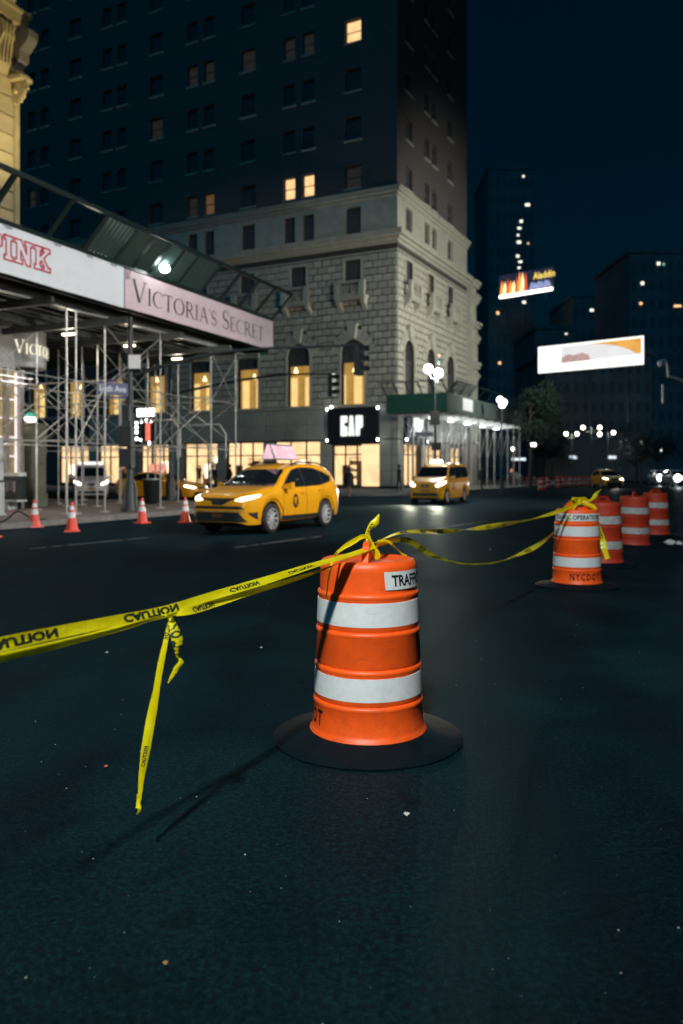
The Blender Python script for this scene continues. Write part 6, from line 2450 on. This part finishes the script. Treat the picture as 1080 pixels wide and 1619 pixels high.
# lamps out of frame: the first read from shadows, the others added for light
def cobra(loc, head, target, power, size, col, label):
    t = thing('unseen_lamp', label, 'street lamp', (loc[0], loc[1], 0), 0, 'tall roadway lamps')
    h = Vector(head) - Vector((loc[0], loc[1], 0))
    MB().lathe([(.2, 0), (.18, .6), (.1, .8), (.07, h.z - .4)], 12).build('pole', STEEL, t, 50)
    MB().tube([(0, 0, h.z - .5), (h.x * .3, h.y * .3, h.z - .1), (h.x, h.y, h.z + .05)], .05, 8).build('arm', STEEL, t, True)
    MB().box(h.x - .18, h.x + .18, h.y - .35, h.y + .35, h.z + .02, h.z + .16).build('lamp_head', STEEL, t)
    MB().box(h.x - .13, h.x + .13, h.y - .28, h.y + .28, h.z + .0, h.z + .018).build('lens', lit('led_lens', (1, 1, .96), 6), t)
    d = (Vector(target) - Vector(head)).normalized() * .1
    lamp('lamp_light', 'SPOT', h + Vector((0, 0, -.12)), power, col, t, target=Vector(target) - Vector((loc[0], loc[1], 0)), size=size, blend=.75, radius=.38)
    return t


cobra((-3.2, -10.5), (-2.1, -7.2, 11.4), (-1.0, 14.5, 0), 15000, 62, (1.0, .98, .92), 'tall roadway lamp behind the viewpoint lighting the barrels')
cobra((13.5, 14.0), (10.5, 14.0, 9.8), (-5.4, 23.5, 4.4), 15800, 66, (1.0, .98, .95), 'added unseen lamp right of the view lighting the banners')
cobra((29.0, 47.0), (25.5, 48.0, 12.0), (8.5, 67.0, 14.5), 33000, 72, (.97, 1.0, .93), 'added unseen lamp far right of the view lighting the hotel corner')
cobra((17.5, 22.0), (14.5, 22.5, 11.0), (-1.0, 62.0, 10.5), 18000, 40, (1.0, .93, .80), 'added unseen lamp right of the view lighting the hotel front')
cobra((19.5, 33.0), (16.5, 33.5, 10.5), (5.0, 36.5, 1.0), 5200, 64, (1.0, .95, .85), 'added unseen lamp right of the view lighting the van taxi')

# arm of another lamp at the right edge
Y = 30.0
x = (1052 - CX) * Y / F
t = thing('camera_pole', 'grey curved pole arm with a small hanging head at the right edge', 'pole', (13.45, Y, 0))
q = lambda px, py: (P(px, py, Y).x - 13.45, 0, P(px, py, Y).z)
MB().tube([(0, 0, 0), (0, 0, q(1082, 603)[2] + .1)], .08, 10).build('pole', STEEL, t, True)
MB().tube([(0, 0, q(1084, 606)[2]), q(1084, 604), q(1070, 599), q(1057, 595)], .06, 8).build('arm', STEEL, t, True)
MB().tube([q(1056, 596), q(1055, 580), q(1053, 571), q(1048, 569), q(1044, 572)], .05, 8).build('hook', STEEL, t, True)
c_ = q(1044, 575)
MB().lathe([(.001, -.16), (.1, -.1), (.12, 0), (.08, .1), (.001, .14)], 12, c=c_).build('head', STEEL, t, True)
MB().tube([q(1048, 608), q(1048, 638)], .05, 6).build('drop_bar', STEEL, t, True)

# more far traffic: headlights, amber signals, lit route boards
for k, (px, py, lab) in enumerate(((870, 756.5, 'far car with two small headlights left of the distant lamps'), (1012, 759, 'far pale car left of the waiting white van'), (1085, 770, 'near pale car leaving at the right edge beside the dazzling one'))):
    p = G(px, py)
    d_ = dup(wc, (p.x, p.y + 2.3, 0), R(266), lab)
for px, py, lab in ((918, 722, 'left amber light above the far barrels'), (945, 722, 'right amber light above the far taxi'), (922, 724, 'small second amber light above the far barrels')):
    Y = 135.0
    q = P(px, py, Y)
    t = thing('traffic_signal', lab, 'traffic light', (q.x, Y, 0), 0, 'far amber signals')
    MB().tube([(0, .2, 0), (0, .2, q.z + .5)], .06, 6).build('pole', DARKSTEEL, t, True)
    MB().box(-.2, .2, -.1, .15, q.z - .8, q.z + .4).build('signal_housing', BLACKMETAL, t)
    MB().lathe([(.001, -.14), (.2, -.12), (.24, -.10)], 12, c=(0, 0, q.z), axis='y').build('lens', lit('amber_lens', (1.0, .5, .12), 6), t)
for px, py, wpx, lab in ((906, 723, 12, 'left pale lit bus board in the far square'), (968, 723, 12, 'right pale lit bus board in the far square'), (820, 726, 22, 'pale lit awning beyond the end of the green shed')):
    Y = 128.0
    q = P(px, py, Y)
    hw_ = wpx * Y / F / 2
    t = thing('lit_board', lab, 'sign', (q.x, Y, 0))
    MB().box(-hw_, hw_, -.1, .1, q.z - .22, q.z + .22).build('board', lit('board_glow', (.8, .9, 1.0), 1.2), t)
    for sx in (-hw_ * .8, hw_ * .8):
        MB().tube([(sx, .12, 0), (sx, .12, q.z)], .05, 6).build('leg', DARKSTEEL, t, True)

# ================================================================== PEOPLE
SKIN = M('skin', (.42, .25, .17), rough=.5)
HAIR = M('dark_hair', (.012, .010, .009), rough=.5)


def person(loc, rz, label, h=1.72, top=(.012, .014, .018), legs=(.02, .022, .03), bare=False, coat=False, stride=.12, hair_long=False):
    t = thing('person', label, 'person', loc, rz, 'people on the pavement')
    k = h / 1.75
    J = {'pel': (0, 0, .95, .125), 'wa': (0, 0, 1.12, .115), 'ch': (0, 0, 1.33, .14), 'nk': (0, 0, 1.49, .055), 'hd0': (0, -.015, 1.57, .075), 'hd': (0, -.02, 1.66, .092), 'hdt': (0, -.01, 1.73, .06)}
    E = [('pel', 'wa'), ('wa', 'ch'), ('ch', 'nk'), ('nk', 'hd0'), ('hd0', 'hd'), ('hd', 'hdt')]
    for s, sg in (('l', 1), ('r', -1)):
        st_ = stride * sg
        J['hip' + s] = (.09 * sg, 0, .90, .092)
        J['kn' + s] = (.10 * sg, -st_ * .7 - .02, .50, .06)
        J['an' + s] = (.10 * sg, -st_ * .6 + (.10 if sg < 0 else 0), .09, .042)
        J['to' + s] = (.11 * sg, -st_ * .6 - .16 + (.10 if sg < 0 else 0), .035, .036)
        J['sh' + s] = (.185 * sg, 0, 1.41, .062)
        J['el' + s] = (.25 * sg, .03 + st_ * .5, 1.13, .045)
        J['wr' + s] = (.25 * sg, -.10 + st_ * .6, .90, .033)
        J['ha' + s] = (.245 * sg, -.13 + st_ * .6, .80, .034)
        E += [('pel', 'hip' + s), ('hip' + s, 'kn' + s), ('kn' + s, 'an' + s), ('an' + s, 'to' + s), ('ch', 'sh' + s), ('sh' + s, 'el' + s), ('el' + s, 'wr' + s), ('wr' + s, 'ha' + s)]
    names = list(J)
    me = bpy.data.meshes.new('skel')
    me.from_pydata([(J[n][0] * k, J[n][1] * k, J[n][2] * k) for n in names], [(names.index(a), names.index(b)) for a, b in E], [])
    o = bpy.data.objects.new('skel', me)
    COL.objects.link(o)
    sk = o.modifiers.new('skin', 'SKIN')
    for i, n in enumerate(names):
        sv = me.skin_vertices[0].data[i]
        sv.radius = (J[n][3] * k * (1.25 if n in ('ch', 'pel', 'wa') else 1), J[n][3] * k * (.9 if n in ('ch', 'pel', 'wa') else 1))
        sv.use_root = n == 'pel'
    sb = o.modifiers.new('sub', 'SUBSURF')
    sb.levels = sb.render_levels = 1
    dg = bpy.context.evaluated_depsgraph_get()
    bm_ = bpy.data.meshes.new_from_object(o.evaluated_get(dg))
    bpy.data.objects.remove(o)
    key = 'cl%.3f%.3f%.3f' % top
    mt = M('jacket_' + key, top, rough=.8)
    ml = M('trousers_%.3f%.3f%.3f' % legs, legs, rough=.8)
    shoe = M('shoe_black', (.01, .01, .01), rough=.4)
    for m_ in (mt, ml, SKIN, shoe):
        bm_.materials.append(m_)
    for p_ in bm_.polygons:
        z = p_.center.z / k
        x_ = abs(p_.center.x) / k
        if z > 1.50 or (z < .87 and x_ > .19):
            mi = 2
        elif z > .96:
            mi = 0
        elif z < .085:
            mi = 3
        else:
            mi = 2 if bare and z < .75 else 1
        p_.material_index = mi
        p_.use_smooth = True
    link(bm_, 'body', t)
    mb = MB()
    mb.lathe([(.001, 1.785), (.07, 1.775), (.105, 1.72), (.112, 1.66), (.10, 1.60 if not hair_long else 1.45)], 14, c=(0, .018, 0))
    mb.v = [(a * k, b_ * k, c * k) for a, b_, c in mb.v]
    mb.build('hair', HAIR, t, True)
    if coat:
        mb = MB()
        mb.lathe([(.07, 1.50), (.20, 1.44), (.25, 1.25), (.29, .95), (.35, .70), (.33, .69)], 18)
        mb.v = [(a * k, b_ * k * .75, c * k) for a, b_, c in mb.v]
        mb.build('coat', mt, t, True)
    return t


def stand(px, py, gz=.15):
    p = G(px, py, gz)
    return (p.x, p.y, gz)


person(stand(552, 786.5, 0), R(-30), 'woman in a short black cape with bare legs walking past the shop entrance', 1.68, bare=True, coat=True, hair_long=True)
person(stand(631, 777), R(60), 'person in dark clothes standing by the hotel corner left of the van', 1.75, top=(.03, .012, .014))
person(stand(337, 778), R(20), 'dark silhouetted person before the lit shop window behind the suv taxi bonnet', 1.72)
person(stand(363, 779), R(-60), 'second dark silhouetted person before the lit shop window by the taxi windscreen', 1.75, top=(.02, .02, .03))
person(stand(726, 776), R(10), 'person in dark clothes under the green shed right of the van', 1.78)
person(stand(762, 773), R(120), 'dim figure in a dark coat walking under the green shed', 1.75, coat=True)

# ================================================================== TREES
LEAF = M('night_foliage', (.008, .024, .013), rough=.6, var=.4, scale=2)
BARK = M('bark', (.05, .04, .03), rough=.9)


def tree(loc, h, r, label, n=2600, seed=1):
    rr = random.Random(seed)
    t = thing('street_tree', label, 'tree', loc, 0, 'street trees')
    mb = MB()
    mb.tube([(0, 0, 0), (.05, 0, h * .3), (-.05, .05, h * .5), (0.05, 0, h * .75)], [.17, .13, .1, .05], 8)
    tips = []
    for i in range(9):
        a = rr.random() * 2 * PI
        z0 = h * (.35 + .4 * rr.random())
        L_ = r * (.5 + .5 * rr.random())
        e_ = (L_ * math.cos(a), L_ * math.sin(a), z0 + L_ * (.3 + .6 * rr.random()))
        mb.tube([(0, 0, z0), (e_[0] * .5, e_[1] * .5, z0 + (e_[2] - z0) * .65), e_], [.07, .05, .02], 6)
        tips.append((e_, r * (.28 + .25 * rr.random())))
    for i in range(10):
        a = rr.random() * 2 * PI
        ra_ = r * .75 * math.sqrt(rr.random())
        tips.append(((ra_ * math.cos(a), ra_ * math.sin(a), h * (.52 + .42 * rr.random())), r * (.25 + .25 * rr.random())))
    mb.build('trunk', BARK, t, True)
    mb = MB()
    for i in range(n):
        c_, cr_ = rr.choice(tips)
        v = Vector((rr.gauss(0, 1), rr.gauss(0, 1), rr.gauss(0, 1))).normalized() * cr_ * rr.random() ** .4
        p_ = Vector(c_) + v
        a = Vector((rr.gauss(0, 1), rr.gauss(0, 1), rr.gauss(0, .6))).normalized() * .13
        b_ = a.orthogonal().normalized() * .08
        mb.quad(p_ - a, p_ + b_, p_ + a, p_ - b_)
    mb.build('crown', LEAF, t)
    return t


def tree_at(px, py, Y, h, r, label, seed, n=2600):
    tree(((px - CX) * Y / F, Y, .1), h, r, label, n, seed)


tree_at(838, 770, 66, 8.6, 2.4, 'dark street tree with a lamp cluster in its leaves right of the green shed', 3, 3200)
tree_at(1006, 760, 104, 6.0, 3.6, 'low broad tree around the single globe lamp on the far right', 5)
tree_at(1040, 760, 112, 6.0, 3.6, 'low broad tree at the far right behind the oncoming car', 9)
tree_at(872, 760, 125, 7.0, 3.0, 'faint tree left of the lamps in the far square', 12)

# ================================================================== FAR BUILDINGS AND BILLBOARDS
FARM = M('far_dark_facade', (.15, .15, .15), rough=.9, var=.25, scale=.2)
FARWIN = M('far_dark_window', (.10, .10, .10), rough=.3)
FW = [lit('far_window_white', (1.0, .95, .8), 1.5), lit('far_window_amber', (1.0, .55, .25), 1.6), lit('far_window_green', (.3, .9, .8), .6)]


def far_building(px0, px1, Y, ytop, label, depth=22, lits=(), nx=6, nz_=9, ang=0.0, step=None):
    x0, x1 = (px0 - CX) * Y / F, (px1 - CX) * Y / F
    zt_ = z_of(ytop, Y)
    t = thing('far_building', label, 'building', ((x0 + x1) / 2, Y, 0), 0, 'dark buildings far down the avenue')
    hw_ = (x1 - x0) / 2
    MB().box(-hw_, hw_, 0, depth, 0, zt_).build('wall', FARM, t)
    MB().box(-hw_ - .3, hw_ + .3, -.3, depth, zt_ + .002, zt_ + .8).build('parapet', FARM, t)
    ww, wh = 2 * hw_ / nx * .45, (zt_ - 8) / nz_ * .5
    wm = MB().box(-ww / 2, ww / 2, -.05, -.003, 0, wh).mesh('window', FARWIN)
    for i in range(nx):
        for j in range(nz_):
            link(wm, 'window', t, (-hw_ + 2 * hw_ * (i + .5) / nx, 0, 8 + (zt_ - 8) * j / nz_))
    for (px, py, wpx, hpx, mi) in lits:
        p_ = P(px, py, Y)
        sx, sz = wpx * Y / F * .4, hpx * Y / F * .4
        MB().box(p_.x - (x0 + x1) / 2 - sx, p_.x - (x0 + x1) / 2 + sx, -.12, -.06, p_.z - sz, p_.z + sz).build('lit_window', FW[mi], t)
    return t


far_building(772, 846, 215, 268, 'tall dark tower with a column of small lights behind the flame coloured billboard', lits=[
    (827.5, 279, 4, 4, 0), (834, 324, 9, 5, 0), (824, 350, 6, 5, 0), (821, 361, 7, 4, 0), (819, 372, 4, 4, 0), (820.5, 383, 8, 5, 0), (835, 385, 3, 3, 1), (818.5, 405, 6, 5, 0), (822.5, 414, 7, 4, 0), (820.5, 423.5, 5, 4, 0), (828.5, 478, 7, 5, 0), (787, 495, 5, 6, 1), (790, 574, 5, 5, 1)], nx=7, nz_=16)
far_building(846, 905, 180, 520, 'dark low block below the flame coloured billboard', lits=[(895, 528, 4, 3, 0)], nx=5, nz_=5)
far_building(862, 1030, 128, 560, 'wide dark building under the long white billboard with faint window rows', lits=(), nx=12, nz_=4)
far_building(905, 1000, 200, 470, 'dark block with a few lights above the long white billboard', lits=[(935.5, 490.5, 7, 5, 0), (947.5, 522, 4, 5, 0)], nx=8, nz_=7)
far_building(995, 1110, 160, 400, 'dark tower at the upper right with a bright and a teal light', lits=[(1041, 417, 6, 6, 0), (1049, 418, 4, 5, 2), (1015.5, 448, 6, 6, 0), (1013, 480, 5, 5, 1), (1071, 484, 14, 4, 1)], nx=8, nz_=10)
far_building(730, 780, 150, 640, 'dim low building in the gap beside the hotel and shed', lits=(), nx=4, nz_=3)


def billboard(corners, Y0, Y1, label, art):
    """corners: photo pixels tl, tr, br, bl; Y0 left depth, Y1 right depth"""
    tl_, tr_, br_, bl_ = corners
    a, b_, c_, d_ = P(*tl_, Y0), P(*tr_, Y1), P(*br_, Y1), P(*bl_, Y0)
    zl, zh = (c_.z + d_.z) / 2, (a.z + b_.z) / 2
    t = thing('billboard', label, 'billboard', ((a.x + b_.x) / 2, (a.y + b_.y) / 2, zl))
    o3 = Vector(t.location)
    al = Vector((b_.x - a.x, b_.y - a.y, 0))
    W = al.length
    H = zh - zl
    al.normalize()
    nn = Vector((al.y, -al.x, 0))
    fn = lambda u_, v_, dd: al * (u_ * W - W / 2) + Vector((0, 0, v_ * H)) + nn * dd
    MB().hexa([fn(0, 0, -.6), fn(1, 0, -.6), fn(1, 0, 0), fn(0, 0, 0), fn(0, 1, -.6), fn(1, 1, -.6), fn(1, 1, 0), fn(0, 1, 0)]).build('panel', DARKSTEEL, t)
    for u_ in (.15, .5, .85):
        p0 = fn(u_, 0, -.4)
        MB().tube([p0, p0 + Vector((0, 0, -min(zl, 8.0)))], .12, 6).build('support', DARKSTEEL, t, True)
    art(t, fn, W, H)
    return t


def art_white(t, fn, W, H):
    face = lit('billboard_white', (1.0, 1.0, .93), 1.5)
    MB().quad(fn(0, 0, .02), fn(1, 0, .02), fn(1, 1, .02), fn(0, 1, .02)).build('face', face, t)
    MB().poly([fn(.235, .30, .03), fn(.98, .36, .03), fn(.98, .93, .03), fn(.235, .93, .03)]).build('picture', lit('billboard_pale_picture', (.95, .95, .95), .95, .14, .6), t)
    MB().flat([(.50, .93), (.98, .93), (.98, .40), (.93, .42), (.88, .56), (.78, .72), (.66, .84)], fn, .12).build('orange_shape', lit('billboard_orange', (1.0, .50, .10), 1.0, .35, .8), t)
    MB().flat([(.235, .30), (.52, .33), (.50, .52), (.44, .62), (.36, .56), (.30, .62), (.235, .50)], fn, .1).build('pink_shape', lit('billboard_pink', (.85, .55, .5), .75, .3, 1.0), t)
    for i in range(9):
        u_ = .04 + .92 * i / 8
        MB().bar(fn(u_, -.03, .0), fn(u_, -.06, .9), .12, .12).build('lamp_arm', DARKSTEEL, t)
    MB().quad(fn(.0, -.0, .05), fn(1, -.0, .05), fn(1, .05, .05), fn(0, .05, .05)).build('lower_trim', face, t)


billboard(((851, 546), (1018, 534), (1018, 580), (851, 587)), 118, 108, 'long bright white billboard with an orange picture at its right end', art_white)


def art_flame(t, fn, W, H):
    MB().quad(fn(0, 0, .02), fn(1, 0, .02), fn(1, 1, .02), fn(0, 1, .02)).build('face', lit('billboard_night_blue', (.06, .06, .12), .4, .5, .5), t)
    rr = random.Random(4)
    for i in range(9):
        u_ = .02 + .055 * i
        h = .55 + .4 * rr.random()
        MB().flat([(u_, .12), (u_ + .07, .12), (u_ + .065, .12 + h * .5), (u_ + .04, .12 + h), (u_ + .01, .12 + h * .45)], fn, .03 + .01 * i).build('flame', (lit('flame_orange', (1.0, .33, .06), 1.6), lit('flame_yellow', (1.0, .66, .30), 2.2), lit('flame_red', (.8, .12, .05), 1.0))[i % 3], t)
    for i in range(3):
        u_ = .56 + .12 * i
        MB().flat([(u_, .14), (u_ + .16, .18), (u_ + .12, .42), (u_ + .04, .46)], fn, .14 + .01 * i).build('blue_shape', lit('billboard_violet', (.45, .5, .9), .9, .4, .8), t)
    vs, fs = sans('Aladdin', .30, bold=.01, wide=.30)
    m_ = MB()
    m_.add([fn(.64 + x_, .56 + y_, .2) for x_, y_ in vs], fs)
    m_.build('lettering', lit('billboard_gold', (1.0, .72, .15), 1.4), t)
    MB().hexa([fn(.02, -.04, 0), fn(.98, -.04, 0), fn(.98, -.04, .5), fn(.02, -.04, .5), fn(.02, .09, 0), fn(.98, .09, 0), fn(.98, .09, .5), fn(.02, .09, .5)]).build('light_bar', lit('billboard_bar', (1, 1, .95), 3.5), t)


billboard(((789, 430), (876, 428), (876, 463), (789, 466)), 206, 196, 'flame coloured billboard high up the avenue with gold lettering at right', art_flame)

# ================================================================== LITTER AND SMALL THINGS ON THE ROAD
PAPER = M('crumpled_paper', (.6, .6, .56), rough=.8, var=.2)


def crumple(loc, s, label, mat, cat='litter'):
    mb = MB()
    rr = random.Random(int(loc[0] * 1000))
    pr = [(.001, 0), (s * .8, .1 * s), (s, .5 * s), (s * .6, .8 * s), (.001, s * .9)]
    mb.lathe(pr, 9)
    mb.v = [(x * (.7 + .6 * rr.random()), y * (.7 + .6 * rr.random()), z * (.6 + .6 * rr.random())) for x, y, z in mb.v]
    o = mb.build('paper_scrap', mat)
    o.location = loc
    return tag(o, label, cat, 'scraps of litter on the asphalt')


crumple(G(643, 1288), .012, 'tiny white paper scrap on the open asphalt below the foreground barrel', PAPER)
crumple(G(1060, 861), .11, 'crumpled white paper lying on the road right of the barrel row', PAPER)
crumple(G(1074, 861), .07, 'smaller crumpled paper at the right edge of the road', PAPER)
crumple(G(169, 1032), .012, 'small pale scrap on the road below the left tape', PAPER)
crumple(G(168, 1212), .010, 'tiny reddish scrap on the asphalt left of the hanging tape end', M('red_scrap', (.35, .12, .05), rough=.7))
crumple(G(413, 1024), .009, 'tiny pale scrap on the road left of the foreground barrel', PAPER)
crumple(G(775, 869), .018, 'pale scrap on the road under the sagging tape strand', PAPER)
crumple(G(262, 1523), .008, 'tiny tan leaf scrap near the bottom left of the asphalt', M('tan_scrap', (.35, .2, .08), rough=.7))
# loose grit
mb = MB()
rr = random.Random(21)
for i in range(170):
    Y = 1.6 + 7.5 * rr.random() ** 1.3
    X = (rr.random() - .5) * 1.0 * Y
    s = .0012 + .0028 * rr.random() ** 3
    mb.hexa([(X - s, Y - s, 0), (X + s, Y - s * .6, 0), (X + s * .7, Y + s, 0), (X - s, Y + s * .8, 0), (X - s * .6, Y - s * .6, s), (X + s * .6, Y - s * .4, s * 1.2), (X + s * .5, Y + s * .6, s), (X - s * .6, Y + s * .5, s * .8)])
tag(mb.build('road_grit', M('pale_grit', (.32, .31, .27), rough=.8, var=.4, scale=30)), 'pale grit scattered over the near asphalt', 'grit', kind='stuff')
# black hose by the first cone
mb = MB()
mb.tube(catmull([S2W(.2, -.6, .16), S2W(.15, .0, .2), S2W(.15, .45, .42), S2W(.2, .9, .2), S2W(.3, 1.3, .16)], 6), .02, 6)
tag(mb.build('rubber_hose', RUBBER, None, True), 'black hose looping over the kerb beside the first cone', 'hose')
